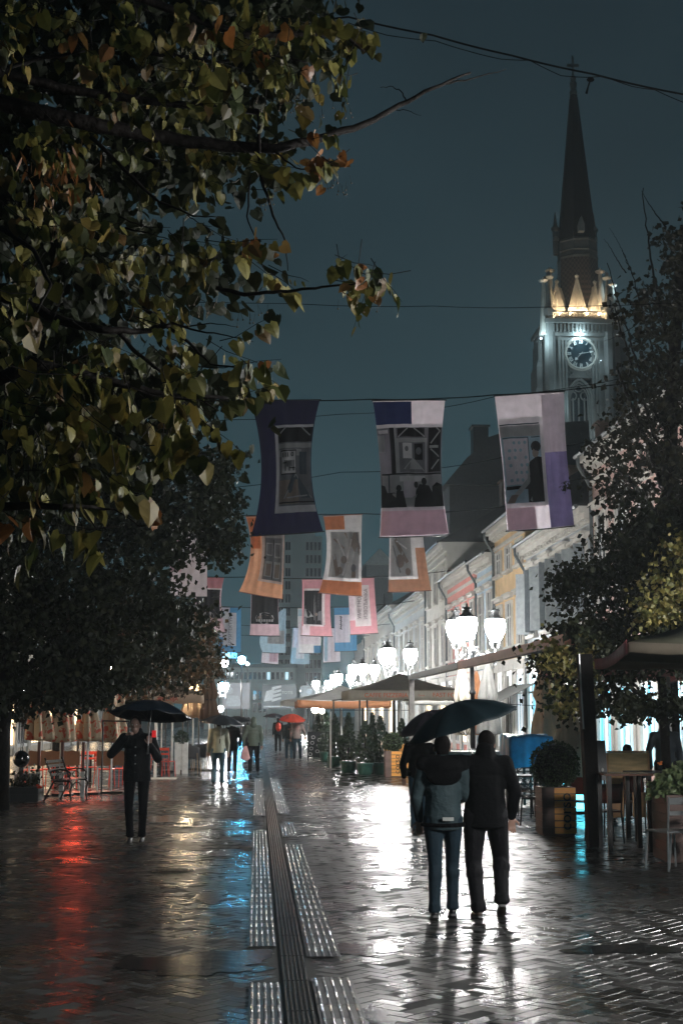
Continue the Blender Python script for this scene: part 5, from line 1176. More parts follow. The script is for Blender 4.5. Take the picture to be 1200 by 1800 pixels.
# ---------------- umbrellas ----------------
def umbrella(label, top, rad, h, tilt, m, hl=.62, n=8, spin=0.0, group='umbrellas held up in the rain', bent=.0, inner=None):
    "top = tip of the canopy in the world; tilt = (x, y) degrees"
    t = thing('umbrella', label, 'umbrella', (0, 0, 0), group)
    def pt(a, r):
        k = (a*n/(2*PI)) % 1; sag = math.sin(PI*k)
        rr = r*(1-.12*sag*r**2)
        z = -h*(r**1.9)-.05*sag*r*(1-.6*r)
        return Vector((rad*rr*math.cos(a), rad*rr*math.sin(a), z))
    mb = MB(m); na = n*6; nr = 9
    vs = [pt(2*PI*j/na, (i+.02)/nr) for i in range(nr+1) for j in range(na)]
    fs = [(i*na+j, i*na+(j+1) % na, (i+1)*na+(j+1) % na, (i+1)*na+j) for i in range(nr) for j in range(na)]
    mb.add(vs, fs); mb.build('canopy', t, smooth=True, solid=.0015)
    mb = MB(M_steel); mb.tube([(0, 0, -.02), (0, 0, -hl)], .005, 6); mb.build('shaft', t)
    mb = MB(M_shoe); mb.cap((0, 0, -hl), (0, 0, -hl-.1), .014, .015); mb.build('handle', t)
    mb = MB(M_shoe); mb.tube([(0, 0, -.01), (0, 0, .05)], [.008, .004], 6); mb.build('ferrule', t)
    for j in range(n):
        a = 2*PI*j/n; mb = MB(M_iron); mb.tube([pt(a, r/6)*1.0-Vector((0, 0, .008)) for r in range(7)], .003, 4); m_ = pt(a, .5)-Vector((0, 0, .008)); mb.tube([m_, Vector((0, 0, -h-.1))], .0025, 4)
        e_ = pt(a, 1); mb.ell(e_, .006, 5, 4); mb.build('rib', t)
    t.location = top; t.rotation_euler = (R(tilt[0]), R(tilt[1]), R(spin))
    return t
M_ub = mat('umbrella_black', (.012, .016, .022), .45, trans=.12); M_ubt = mat('umbrella_dark_teal', (.012, .028, .036), .4, trans=.3); M_ubp = mat('umbrella_plum', (.12, .10, .13), .4, trans=.6)
M_ur = mat('umbrella_red', (.9, .16, .10), .4, trans=.75); M_ubn = mat('umbrella_navy', (.010, .018, .032), .45, trans=.2)
J1 = mat('denim', (.016, .032, .046), .75, spec=.2, bump=1.0, bscale=14, stretch=(1, 1, .6)); J2 = mat('dark_trousers', (.007, .007, .009), .75, bump=1.0, bscale=13, spec=.18, stretch=(1, 1, .6)); J3 = mat('jeans_blue', (.03, .075, .11), .75, bump=.4)
# couple walking away under one umbrella
g_ = Gd(787, 1601); M_wj = mat('teal_grey_jacket', (.035, .058, .066), .7, spec=.25, bump=1.0, bscale=13)
w1, _ = person('smaller of the two walking away, in a teal grey jacket and jeans', (Gd(771, 1603).x, 13.05, 0), R(-2), 1.62,
    dict(kL=(-.08, .0, .5), aL=(-.10, -.10, .085), kR=(.10, .12, .52), aR=(.095, .10, .085), eL=(-.26, .03, 1.14), wL=(-.22, .14, .92), eR=(.23, .06, 1.15), wR=(.16, .24, 1.1), head=(.0, .03, 1.62), fL=(-.05, 1, -.3)),
    M_wj, J1, jl=.83, bulk=1.06, sole=M_sole, legbulk=1.12, hR=(0, 1, .3))
mb = MB(M_black); mb.ell((0, -.05, 1.33), (.20, .12, .10), 14, 8); mb.cap((-.17, -.02, 1.36), (.17, -.02, 1.36), .085, .085); mb.ell((0, -.10, 1.26), (.17, .06, .10), 12, 8)
rot = w1.rotation_euler[2]; w1.location, sv = (0, 0, 0), tuple(w1.location); mb.build('shawl_hood', w1, remesh=.014, smooth=True)
mb = MB(M_black); mb.lathe([(.20, .80), (.205, .82), (.2, .835)], 16, (0, 0, 0), mod=lambda a, k: 1-.28*abs(math.sin(a))); mb.build('hem_band', w1)
mb = MB(mat('reflective_patch', (.5, .52, .5), .3)); mb.box((.03, -.165, .875), (.10, .008, .03)); mb.build('patch', w1); w1.location = sv
m1, _ = person('taller of the two walking away, broad shoulders all in black', (Gd(843, 1600).x, 13.1, 0), R(3), 1.70,
    dict(kL=(-.115, .03, .5), aL=(-.10, -.10, .085), fL=(-.12, 1, -.12), kR=(.175, .16, .53), aR=(.13, -.06, .15), fR=(.15, 1, -.6), sL=(-.19, 0, 1.39), sR=(.19, 0, 1.39), eL=(-.38, .03, 1.29), wL=(-.53, .08, 1.18), eR=(.285, .0, 1.13), wR=(.27, .1, .90), head=(.03, .07, 1.575), neck=(.01, .01, 1.46)),
    M_black, J2, jl=.80, bulk=1.14, sole=M_sole, shoe=mat('brown_shoe', (.06, .04, .03), .35), legbulk=1.32, collar=1.3, hL=(-.8, .2, -.5))
umbrella('dark teal umbrella tilted over the walking couple', P(799, 1235, 13.1), .56, .22, (-4, -18), M_ubt, spin=12, hl=.5)
# the walker just ahead of them
person('walker in black jacket and blue jeans just ahead of the couple on the left', (P(736, 1256, 22.4).x, 22.4, 0), R(4), 1.60,
    dict(kL=(-.09, .05, .5), aL=(-.10, -.02, .085), kR=(.1, .1, .5), aR=(.1, .16, .085), eL=(-.29, -.03, 1.13), wL=(-.26, .04, .92)), M_black, J3, bulk=1.15, jl=.92, vox=.014)
umbrella('translucent plum umbrella of the walker ahead of the couple', P(752, 1250, 22.2), .56, .22, (6, -18), M_ubp, spin=5)
# man in black facing the camera
M_coat = mat('black_coat', (.006, .0075, .010), .7, bump=1.0, bscale=12, spec=.2)
mL, _ = person('man in a buttoned black coat facing us, holding his umbrella', (Gd(247, 1470).x, 21.0, 0), R(178), 1.80,
    dict(kL=(-.10, .05, .5), aL=(-.085, .0, .085), kR=(.10, .03, .5), aR=(.075, .04, .085), eL=(-.30, .10, 1.14), wL=(-.20, .20, 1.33), eR=(.36, .05, 1.20), wR=(.14, .14, 1.46), head=(.03, .05, 1.60)),
    M_coat, J2, hair=M_hairg, bulk=1.12, jl=.82, hL=(.1, .3, 1), hR=(-.6, .5, .4), curl=1.1, buttons=True, sole=M_sole, skin=mat('skin_pale', (.34, .22, .18), .5), legbulk=1.05)  # one even, slightly paler skin tone for this man
umbrella('black umbrella over the man facing us', P(268, 1231, 20.7), .60, .22, (-8, 5), M_ubn, hl=.66, spin=11)
p = P(271, 1290, 20.7); mb = MB(mat('red_cover', (.7, .02, .03), .4, emit=(1, .03, .03), es=.25)); mb.box(p, (.06, .03, .10)); solo(mb, 'phone', 'small red phone in the raised hand of the man in black', 'phone', bevel=.008)
# far walkers
F1 = mat('coat_pale_olive', (.25, .26, .2), .7, bump=.3); F2 = mat('parka_green', (.09, .115, .09), .7, bump=.3); F3 = mat('jacket_brown', (.13, .10, .09), .7); F4 = mat('pack_red', (.75, .07, .04), .5)
def gx(px_, D_): return P(px_, 1256, D_).x
person('walker in a pale olive jacket and blue jeans under a dark umbrella', (gx(385, 37.5), 37.5, 0), R(6), 1.7, dict(kL=(-.1, .14, .52), aL=(-.13, -.06, .1), kR=(.1, .08, .5), aR=(.1, .06, .085)), F1, J3, vox=.018, jl=.84, bulk=1.08)
umbrella('wide dark umbrella of the walker in pale olive', P(392, 1257, 37.3), .62, .22, (4, 5), M_ub, spin=20)
person('walker in a long black coat beyond the olive jacket', (gx(409, 45), 45, 0), R(-4), 1.66, dict(eL=(-.27, .02, 1.14), eR=(.27, 0, 1.12)), M_black, J2, vox=.02, jl=.72, bulk=1.05)
umbrella('black umbrella of the walker in the long coat', P(412, 1259, 45), .62, .2, (0, -6), M_ub, spin=7)
person('hooded walker in a green parka carrying a pink bag', (gx(446, 44.6), 44.6, 0), R(3), 1.74, dict(kL=(-.1, .05, .5), kR=(.12, .14, .52), aR=(.14, .02, .10), wL=(-.30, .06, .84), eL=(-.3, 0, 1.1)), F2, J2, vox=.02, jl=.84, bulk=1.1, hood=True)
p = P(432, 1325, 44.6); mb = MB(mat('bag_pink', (.7, .4, .38), .6)); mb.lathe([(.10, p.z-.2), (.17, p.z-.14), (.12, p.z+.12), (.03, p.z+.24)], 10, (p.x, p.y, 0), mod=lambda a, k: 1-.5*abs(math.sin(a))); solo(mb, 'shopping_bag', 'pink bag hanging from the hooded walker\'s left hand', 'bag')
person('walker with a bright red pack cover under a dark umbrella', (gx(489, 70), 70, 0), R(2), 1.68, {}, M_black, J2, vox=.024, pack=F4)
umbrella('dark umbrella above the red pack', P(484, 1254, 70), .6, .2, (0, 4), M_ub)
person('walker in teal jeans on the left under the red umbrella', (gx(508, 58.4), 58.4, 0), R(0), 1.66, dict(kL=(-.1, .1, .5)), M_wj, J3, vox=.024)
person('walker in a brown jacket on the right under the red umbrella', (gx(522, 58), 58, 0), R(-3), 1.72, dict(kR=(.12, .12, .5), aR=(.14, .0, .1), eR=(.30, -.02, 1.14), wR=(.33, .05, .92)), F3, J1, vox=.024, bulk=1.1)
umbrella('bright red umbrella shared by two far walkers', P(514, 1255, 57.6), .56, .24, (10, 0), M_ur, spin=15)
person('far hooded walker between the green parka and the street end', (gx(437, 62), 62, 0), R(0), 1.7, {}, mat('coat_slate', (.06, .07, .08), .7), J2, vox=.028, hood=True)
person('figure in a striped top standing behind the terrace flower box', (gx(1166, 24.6), 24.6, 0), R(170), 1.78, dict(eR=(.28, .05, 1.16)), mat('jacket_navy', (.02, .03, .04), .7), J2, vox=.018, hairlen=.0, hood=True)
person('figure in dark blue seated low behind the wooden backed bench', (gx(1103, 24.2), 24.2, -.40), R(8), 1.72, dict(hL=(-.09, 0, .93), kL=(-.12, .42, .93), aL=(-.12, .42, .50), hR=(.09, 0, .93), kR=(.14, .42, .93), aR=(.14, .42, .50), eL=(-.28, .12, 1.18), wL=(-.15, .3, 1.1), eR=(.30, .12, 1.2), wR=(.18, .32, 1.12), head=(0, .10, 1.60)), mat('jacket_ink', (.015, .028, .045), .7), J2, vox=.018, bulk=1.2)

# ---------------- terraces ----------------
def folded_parasol(label, x, y, z0, z1, r, m, pole=M_steel, group=None, n=7, rings=None, zb=0.0):
    t = thing('folded_parasol', label, 'parasol', (x, y, 0), group)
    mb = MB(m); prof = [(r*.55, z0), (r*1.05, z0+.03), (r*.95, z0+(z1-z0)*.2), (r*.62, z0+(z1-z0)*.42), (r*.85, z0+(z1-z0)*.52), (r*.6, z0+(z1-z0)*.72), (r*.34, z0+(z1-z0)*.9), (r*.1, z1)]
    k_ = random.random()*6
    fine = []
    for (a, b) in zip(prof, prof[1:]):
        for i in range(4): fine.append((a[0]+(b[0]-a[0])*i/4, a[1]+(b[1]-a[1])*i/4))
    fine.append(prof[-1])
    mb.lathe(fine, 56, (x, y, 0), mod=lambda a, k: 1+.26*math.sin(n*a+k_+2.5*k)+.10*math.sin((n*2+1)*a+5*k+k_)); mb.build('cover', t, smooth=True)
    mb = MB(M_iron); zt = z0+(z1-z0)*.42; mb.lathe([(r*.66, zt-.02), (r*.72, zt), (r*.66, zt+.02)], 16, (x, y, 0)); mb.build('tie', t)
    mb = MB(pole); mb.tube([(x, y, .04), (x, y, z1+.08)], .025, 8); mb.build('pole', t)
    mb = MB(M_iron); mb.b2(x-.3, x+.3, y-.3, y+.3, .001, .05); mb.build('base', t, bevel=.01)
    return t
def parasol(label, cx, cy_, half, ze, za, val, m, mv, rz=0.0, txt=None, tm=None, group='open square parasols', sag=.06, pole=.035, cn4=None):
    t = thing('parasol', label, 'parasol', (cx, cy_, 0), group)
    cr = [Vector((i*half, j*half, ze)) for i, j in ((-1, -1), (1, -1), (1, 1), (-1, 1))]; ap = Vector((0, 0, za)); off = Vector((cx, cy_, 0))
    if cn4: cr = [Vector((x-cx, y-cy_, ze)) for x, y in cn4]
    Mz = Matrix.Rotation(rz, 3, 'Z')
    mb = MB(m)
    for k in range(4):
        a, b = cr[k], cr[(k+1) % 4]
        def fn(u, v):
            p = a.lerp(b, u).lerp(ap, v); p = Vector(p); p.z -= sag*4*u*(1-u)*(1-v)*1.0+.05*math.sin(PI*v); return off+Mz @ p
        mb.grid(fn, 10, 8)
    cn = mb.build('canopy', t, smooth=True, solid=.004)
    mb = MB(mv)
    for k in range(4):
        a, b = cr[k], cr[(k+1) % 4]
        def fn(u, v):
            p = Vector(a.lerp(b, u)); p = p+(p-Vector((0, 0, p.z))).normalized()*.012; p.z -= sag*4*u*(1-u)+v*val+.015*math.sin(u*22)*v; return off+Mz @ p
        mb.grid(fn, 24, 2)
    mb.build('valance', t, smooth=True, solid=.003)
    mb = MB(M_white if pole > .03 else M_iron); mb.tube([(cx, cy_, .03), (cx, cy_, za-.03)], pole, 10); mb.build('pole', t)
    for k in range(4):
        mb = MB(M_steel); c = off+Mz @ (cr[k]-Vector((0, 0, .03))); mb.tube([off+Vector((0, 0, za-.12)), c], .012, 6); mb.tube([off+Vector((0, 0, ze-.35)), off+Mz @ (cr[k]*.5+Vector((0, 0, (ze*.5+za*.5)*.5+ze*.02-.12)))], .01, 6); mb.build('rib', t)
    mb = MB(M_iron); mb.b2(cx-.4, cx+.4, cy_-.4, cy_+.4, .001, .06); mb.build('base', t, bevel=.01)
    if txt:
        for s_, u, sz in txt:
            a, b = Mz @ cr[0], Mz @ cr[1]; p = off+a.lerp(b, u)+Vector((0, -.035, -val*.52-sag*4*u*(1-u)))
            text(s_, sz, t, 'lettering', tm, Matrix.Rotation(rz, 3, 'Z') @ Matrix.Rotation(PI/2, 3, 'X'), p)
    return t
C_be = cloth('canvas_beige', (.60, .46, .34)); C_cr = cloth('canvas_cream', (.6, .55, .46)); C_gy = cloth('canvas_grey', (.27, .27, .26)); C_or = cloth('canvas_orange', (.55, .26, .13)); C_tp = cloth('canvas_taupe', (.24, .20, .155)); C_br = cloth('canvas_brown', (.20, .13, .09)); C_wh = cloth('canvas_white', (.6, .6, .57)); C_dk = cloth('canvas_umber', (.075, .068, .065)); C_ol = cloth('canvas_olive', (.16, .16, .115))
def spot_cloth():
    m = bpy.data.materials.new('canvas_red_print'); m.use_nodes = True; n = m.node_tree.nodes; l = m.node_tree.links; b = n['Principled BSDF']; t = n.new('ShaderNodeTexCoord'); v = n.new('ShaderNodeTexNoise'); v.inputs['Scale'].default_value = 7; v.inputs['Detail'].default_value = 2; v.inputs['Distortion'].default_value = .8
    r = n.new('ShaderNodeValToRGB'); r.color_ramp.elements[0].position = .55; r.color_ramp.elements[1].position = .585; r.color_ramp.elements[0].color = (.58, .45, .30, 1); r.color_ramp.elements[1].color = (.55, .10, .05, 1)
    l.new(t.outputs['Object'], v.inputs['Vector']); l.new(v.outputs['Fac'], r.inputs[0]); l.new(r.outputs[0], b.inputs['Base Color']); b.inputs['Roughness'].default_value = .7; return m
C_sp = spot_cloth()
# right: pizzeria
a = P(612, 1228, 47); b = P(812, 1228, 47); zc = (a.x+b.x)/2; hf = (b.x-a.x)/2; ze = P(700, 1213, 47).z
parasol('big taupe parasol with CAFFE PIZZERIA and FAST FOOD on its valance', zc, 47+hf, hf, ze, P(712, 1186, 49).z+.05, .30, C_tp, C_cr, txt=[('CAFFE PIZZERIA', .33, .20), ('Corso', .64, .08), ('FAST FOOD', .88, .20)], tm=mat('orange_letters', (.75, .16, .06), .6), sag=.02)
parasol('orange edged white parasol behind the pizzeria one', P(600, 1240, 60).x, 60, 1.9, P(600, 1231, 60).z, P(600, 1205, 60).z, .28, C_wh, C_or)
parasol('white parasol far down the terraces', P(560, 1240, 84).x, 84, 2.2, P(560, 1232, 84).z, P(560, 1218, 84).z, .28, C_wh, C_wh)
parasol('grey parasol behind the folded cream ones', P(790, 1240, 58).x, 58, 1.6, P(790, 1228, 58).z, P(790, 1210, 58).z, .22, C_wh, C_wh)
FG = 'folded parasols of the right hand terraces'
def fpx(label, px_, D_, y0, y1, wpx, m, **k): p0 = P(px_, y1, D_); p1 = P(px_, y0, D_); return folded_parasol(label, p0.x, D_, p0.z, p1.z, wpx/2*D_/F, m, **k)
fpx('cream folded parasol left of the nearest lamp post', 812, 38, 1168, 1292, 32, C_cr, group=FG)
fpx('orange folded parasol right behind the nearest lamp post', 838, 40, 1178, 1292, 22, C_or, group=FG)
fpx('grey folded parasol right of the orange one', 858, 38.5, 1165, 1292, 34, C_gy, group=FG)
fpx('tall beige folded parasol behind the blue tarpaulin', 962, 30, 1150, 1300, 44, C_be, group=FG, n=5)
fpx('short pale beige folded parasol beside the topiary ball', 1000, 26.5, 1235, 1372, 52, C_cr, group=FG, n=6)
# left
LF = 'folded patterned parasols of the left terrace'
for px_, lab, w in ((69, 'leftmost cream folded parasol with red flowers', 40), (108, 'second cream folded parasol with red flowers from the left', 40), (155, 'third cream folded parasol with red flowers from the left', 38), (197, 'cream folded parasol with red flowers beside the man in black', 42)):
    D_ = 32.5+(px_-69)*.01; p = P(px_, 1303+uni(-3, 3), D_); folded_parasol(lab, p.x, D_, p.z, 2.9, w/2*D_/F, C_sp, group=LF, n=5)
parasol('beige awning parasol above the man in black', P(304, 1230, 46).x, 46, .95, P(304, 1217, 45).z, P(304, 1196, 46).z, .28, C_tp, C_be, txt=[('PICERIJA', .45, .17)], tm=mat('red_letters', (.5, .06, .04), .6))
fpx('pale folded parasol between the beige awning and the brown one', 340, 48, 1185, 1262, 36, C_be, group=LF)
fpx('brown folded parasol at the end of the left terrace', 368, 47, 1180, 1266, 28, C_br, group=LF, n=9)
fpx('cream folded parasol with red flowers hung behind the beige awning', 285, 50, 1195, 1262, 40, C_sp, group=LF)
# timber and steel pergola frame on the right
M_pg = mat('pergola_timber', (.12, .07, .045), .5, var=.35, bump=.4, bscale=12, stretch=(1, 1, .15)); M_pg2 = mat('pergola_grey', (.15, .14, .13), .5, var=.3, bump=.3)
t = thing('pergola', 'long pergola frame with a dark front post and a rust coloured far beam', 'pergola', (4.5, 30, 0))
za = P(722, 1190, 41.7).z
mb = MB(M_pg2); mb.b2(4.42, 4.56, 41.6, 41.8, 0, za-.08); mb.build('post', t)
mb = MB(M_pg2); mb.b2(4.41, 4.57, 31.5, 41.9, za-.078, za+.06); mb.build('beam', t)
mb = MB(mat('rust_beam', (.38, .16, .10), .5)); mb.b2(4.42, 4.56, 20.4, 31.48, za-.09, za+.07); mb.build('beam', t)
mb = MB(mat('pergola_dark', (.004, .0032, .003), .75, spec=.1, bump=.5, bscale=15))
p0, p1 = P(1041, 1378, 19.7), P(1026, 1150, 19.7); mb.bar((p0.x, 19.7, 0), (p1.x, 19.7, p1.z), .18, .2); mb.build('post', t)
mb = MB(M_steel); mb.tube([(p1.x-.10, 19.58, p1.z), ((p0.x+p1.x)/2-.10, 19.58, 1.6)], .012, 6); mb.build('cable_pipe', t)
# big terrace parasol at the right edge
c1, c2, c3 = P(1106, 1129, 14.2), P(1048, 1172, 19.2), P(1200, 1140, 14.2)
cxp = 6.4; cyp = 17.0
parasol('large dark parasol with pale front edge over the right hand terrace', cxp, cyp, 2.55, P(1106, 1129, 14.25).z, 3.35, .10, C_ol, cloth('canvas_pale_edge', (.26, .22, .17)), sag=.03, cn4=[(c1.x, 14.2), (8.5, 14.9), (9.1, 19.9), (c2.x, 19.2)])
mb = MB(cloth('canvas_red_edge', (.55, .22, .22)))
bp = [o for o in bpy.data.objects if o.get('label', '').startswith('large dark parasol')][0]
a_, b_ = Vector((c2.x-.03, 19.2, 2.55)), Vector((c1.x-.03, 14.2, 2.55))
mb.grid(lambda u, v: a_.lerp(b_, u)+Vector((0, 0, -.14*v-.06*math.sin(PI*u))), 12, 2); mb.build('side_edge', bp, solid=.003, smooth=True)
parasol('parasol with a red and white edge beyond the dark post', P(1060, 1170, 25).x+1.3, 25.5, 1.9, P(1000, 1163, 24).z, 3.3, .2, C_dk, cloth('canvas_red_white', (.5, .3, .28)), sag=.05)
# topiary planters
M_pl = mat('planter_wood', (.16, .10, .085), .55, var=.3, bump=.3, bscale=10, stretch=(.2, .2, 1)); M_po = mat('planter_orange', (.85, .38, .08), .5, var=.15, bump=.3, bscale=10, stretch=(.2, .2, 1))
LF_ball = leafmat('boxwood_leaves', [(.03, .055, .022), (.05, .085, .035), (.075, .115, .045)], trans=.15, rough=.4)
LF_con = leafmat('conifer_leaves', [(.018, .035, .022), (.03, .05, .03), (.045, .07, .035)], trans=.15)
LF_lush = leafmat('lush_pale_leaves', [(.12, .19, .07), (.22, .30, .13), (.34, .40, .20), (.14, .21, .09)], trans=.3, gloss=.5)
def ball(c, r, n, s):
    def go(vs, fs):
        for _ in range(n):
            d = rv(); q = r*(1-abs(gs(0, .07))); small_leaf(vs, fs, Vector(c)+d*q+rv()*.01, s*uni(.7, 1.3), -.1)
    return go
def corso_planter(label, x, y, w, h, r, side_letters=True):
    t = thing('planter', label, 'planter', (x, y, 0), 'wooden planters with clipped round bushes')
    mb = MB(M_pl); k = 7
    for i in range(k):
        z0 = .03+i*(h-.03)/k; mb.b2(x-w/2, x+w/2, y-w/2, y+w/2, z0, z0+(h-.03)/k-.008)
    mb.b2(x-w/2+.02, x+w/2-.02, y-w/2+.02, y+w/2-.02, .001, h-.02); mb.build('box', t)
    mb = MB(M_po)
    for i in range(k):
        z0 = .03+i*(h-.03)/k; mb.b2(x-w*.14, x+w/2-.012, y-w/2-.014, y-w/2-.002, z0+.004, z0+(h-.03)/k-.012)
    pn = mb.build('sign_panel', t)
    text('corso', .24, pn, 'lettering', mat('black_letters', (.01, .01, .01), .5), Matrix.Rotation(PI/2, 3, 'X') @ Matrix.Rotation(PI/2, 3, 'Z'), (x+w*.19, y-w/2-.02, h*.5))
    mb = MB(M_bark); mb.tube([(x, y, h-.05), (x, y, h+.2)], .025, 6); mb.build('stem', t)
    leafset(ball((x, y, h+r*.86), r, 2600 if y < 30 else 900, .035 if y < 30 else .05), LF_ball, 'bush', t)
    core = MB(mat('bush_core', (.008, .012, .007), .9)); core.ell((x, y, h+r*.86), r*.84, 14, 10); core.build('twigs', t)  # a solid dark ellipsoid fills the middle of the bush
    return t
corso_planter('near wooden planter lettered corso with a clipped round bush', gx(975, 21.6)+.02, 21.8, .52, .72, .37)
corso_planter('far wooden planter lettered corso with a small round bush', gx(690, 42), 42, .5, .75, .28)
def box_planter(name, label, x0, x1, y0, y1, h, m, leafm=None, lc=None, group=None):
    t = thing(name, label, 'planter', ((x0+x1)/2, (y0+y1)/2, 0), group); mb = MB(m); k = max(2, int(h/.11))
    for i in range(k): mb.b2(x0, x1, y0, y1, .02+i*(h-.02)/k, .02+(i+1)*(h-.02)/k-.007)
    mb.b2(x0+.015, x1-.015, y0+.015, y1-.015, .001, h-.02); mb.build('box', t)
    if lc: leafset(lc, leafm, 'plants', t)['kind'] = 'stuff'
    return t
x0 = gx(1155, 17.6)
def lush(vs, fs):
    for _ in range(1500):
        a = rv(); a.z = abs(a.z)*1.0-.35; p = Vector((x0+.62, 17.9, .93))+Vector((a.x*.66, a.y*.45, a.z*.42))*uni(.55, 1.05); big_leaf(vs, fs, p, uni(.045, .09), d=(Vector((a.x, a.y, -.3+a.z))+rv()*.6).normalized())
box_planter('flower_box', 'large wooden flower box with lush pale green leaves at the right edge', x0+.08, x0+1.3, 17.6, 18.3, .82, M_pl, LF_lush, lush)
p = P(1159, 1341, 17.5); mb = MB(mat('orange_bloom', (.8, .22, .04), .6))
for k in range(7): mb.ell(p+rv()*.02, (.016, .016, .01), 6, 5)
solo(mb, 'flower', 'single orange bloom among the pale leaves of the big flower box', 'flower')
box_planter('planter_box', 'orange wooden planter box behind the far corso planter', gx(676, 43.5), gx(722, 43.5), 43.2, 43.9, .92, M_po)
mb = MB(M_po); xa, xb = gx(1066, 21.8), gx(1134, 21.8)
t = thing('wooden_screen', 'pale wooden panel screen with a wavy carved front behind the tall table', 'screen', ((xa+xb)/2, 21.8, 0))
mb = MB(mat('carved_wood', (.74, .52, .25), .5, var=.3, scale=5, bump=.6, bscale=6, stretch=(.5, 1, 2.5))); mb.b2(xa, xb, 21.78, 21.82, .93, 1.22); mb.build('carved_panel', t)
mb = MB(mat('screen_wood', (.5, .26, .11), .5)); mb.b2(xa, xa+.22, 21.79, 21.83, .25, .926); mb.b2(xb-.24, xb-.04, 21.79, 21.83, .25, .62); mb.b2(xa-.02, xb+.02, 21.775, 21.835, 1.222, 1.25)
for x in (xa, xb): mb.b2(x-.03, x-.002 if x == xa else x+.03, 21.78, 21.84, 0, 1.219) if x == xa else mb.b2(x+.002, x+.03, 21.78, 21.84, 0, 1.219)
mb.build('frame', t)
# conifers in green pots and black terrace screens
def conifer(label, px_, D_, h, r, n=700, pot=True):
    x = gx(px_, D_); t = thing('potted_conifer', label, 'plant', (x, D_, 0), 'potted conifers along the right terrace'); z0 = .30 if pot else .05
    mb = MB(mat('green_pot', (.03, .10, .075), .4)); mb.lathe([(.17, .002), (.21, .05), (.25, .30), (.27, .31), (.27, .36), (.2, .36)], 16, (x, D_, 0)); mb.build('pot', t)
    mb = MB(M_bark); mb.tube([(x, D_, .3), (x, D_, h*.8)], .02, 5); mb.build('stem', t)
    def go(vs, fs):
        for _ in range(n):
            u = rnd()**1.3; a = uni(0, 2*PI); q = r*(1-u)**.8*(.55+.5*rnd())*(.6+min(1, u*6)*.4); small_leaf(vs, fs, Vector((x+q*math.cos(a), D_+q*math.sin(a), z0+.06+u*(h-z0))), .09*uni(.7, 1.3), -.9)
    leafset(go, LF_con, 'foliage', t)
for px_, D_, h, r, lab in ((612, 45, 1.75, .36, 'dark tall conifer left of the bright ones'), (641, 43.2, 1.5, .45, 'broad pale conifer in the left green pot'), (654, 46, 1.75, .22, 'slim upright conifer between the two green pots'), (668, 43.4, 1.65, .42, 'broad pale conifer in the right green pot'), (588, 50, 1.7, .35, 'dark conifer beside the thin white post'), (706, 47, 1.55, .4, 'pale feathery conifer behind the far corso planter'), (573, 56, 1.8, .4, 'dark conifer farther along the terrace'), (558, 62, 1.7, .4, 'farthest dark conifer of the terrace')):
    conifer(lab, px_, D_, h, r)
def screen(label, px0, px1, D0, D1, h, nm='terrace_railing', n=9):
    t = thing(nm, label, 'railing', ((gx(px0, D0)+gx(px1, D1))/2, (D0+D1)/2, 0), 'black railings of the right terraces'); a = Vector((gx(px0, D0), D0, 0)); b = Vector((gx(px1, D1), D1, 0))
    mb = MB(M_iron)
    for z in (.12, h*.5, h): mb.bar(a+Vector((0, 0, z)), b+Vector((0, 0, z)), .035)
    mb.build('rail', t); mb = MB(M_iron)
    for k in range(n+1): p = a.lerp(b, k/n); mb.tube([p, p+Vector((0, 0, h))], .014, 5)
    mb.build('bars', t); mb = MB(mat('dark_panel', (.02, .022, .025), .5))
    for k in range(0, n, 2):
        p = a.lerp(b, (k+.15)/n); q = a.lerp(b, (k+.85)/n); mb.bar(p+Vector((0, .0, h*.3)), q+Vector((0, 0, h*.3)), .01, h*.3)
    mb.build('panel', t)
screen('black railing right of the black notice board', 562, 598, 60, 50, 1.15); screen('black railing beside the dark conifer', 598, 628, 50, 44.5, .95)
t = thing('wire_arbour', 'black iron arbour posts behind the potted conifers', 'arbour', (gx(620, 50), 50, 0)); mb = MB(M_iron)
for px_ in (586, 632, 645, 700, 723): mb.tube([(gx(px_, 50), 50, 0), (gx(px_, 50), 50, 2.3)], .03, 6)
mb.build('post', t); mb = MB(M_iron); mb.tube([Vector((gx(583+k*7.1, 50), 50, 2.28+.12*math.sin(k*PI/20))) for k in range(21)], .02, 5); mb.tube([(gx(583, 50), 50, 1.95), (gx(725, 50), 50, 1.95)], .012, 5); mb.build('hoop', t)
t = thing('notice_board', 'black notice board with white chalk rings standing by the railing', 'notice board', (gx(552, 57), 57, 0)); xa, xb = gx(540, 57), gx(566, 57)
mb = MB(M_iron); mb.b2(xa, xb, 57, 57.04, .12, 1.12); mb.b2(xa+.02, xa+.06, 57.041, 57.09, 0, 1.1); mb.b2(xb-.06, xb-.02, 57.041, 57.09, 0, 1.1); mb.build('board', t); mb = MB(M_white)
for k in range(7): c = Vector((xa+.12+(k % 2)*.26+.02*k, 56.985, .25+k*.11)); mb.tube([c+Vector((math.cos(a)*.07, 0, math.sin(a)*.06)) for a in [i*PI/5 for i in range(11)]], .008, 4)
mb.build('chalk_drawing', t)
mb = MB(M_white); mb.tube([(gx(581, 49), 49, 0), (gx(581, 49), 49, 1.9)], .03, 6); solo(mb, 'thin_post', 'thin white post at the corner of the terrace railing', 'post')

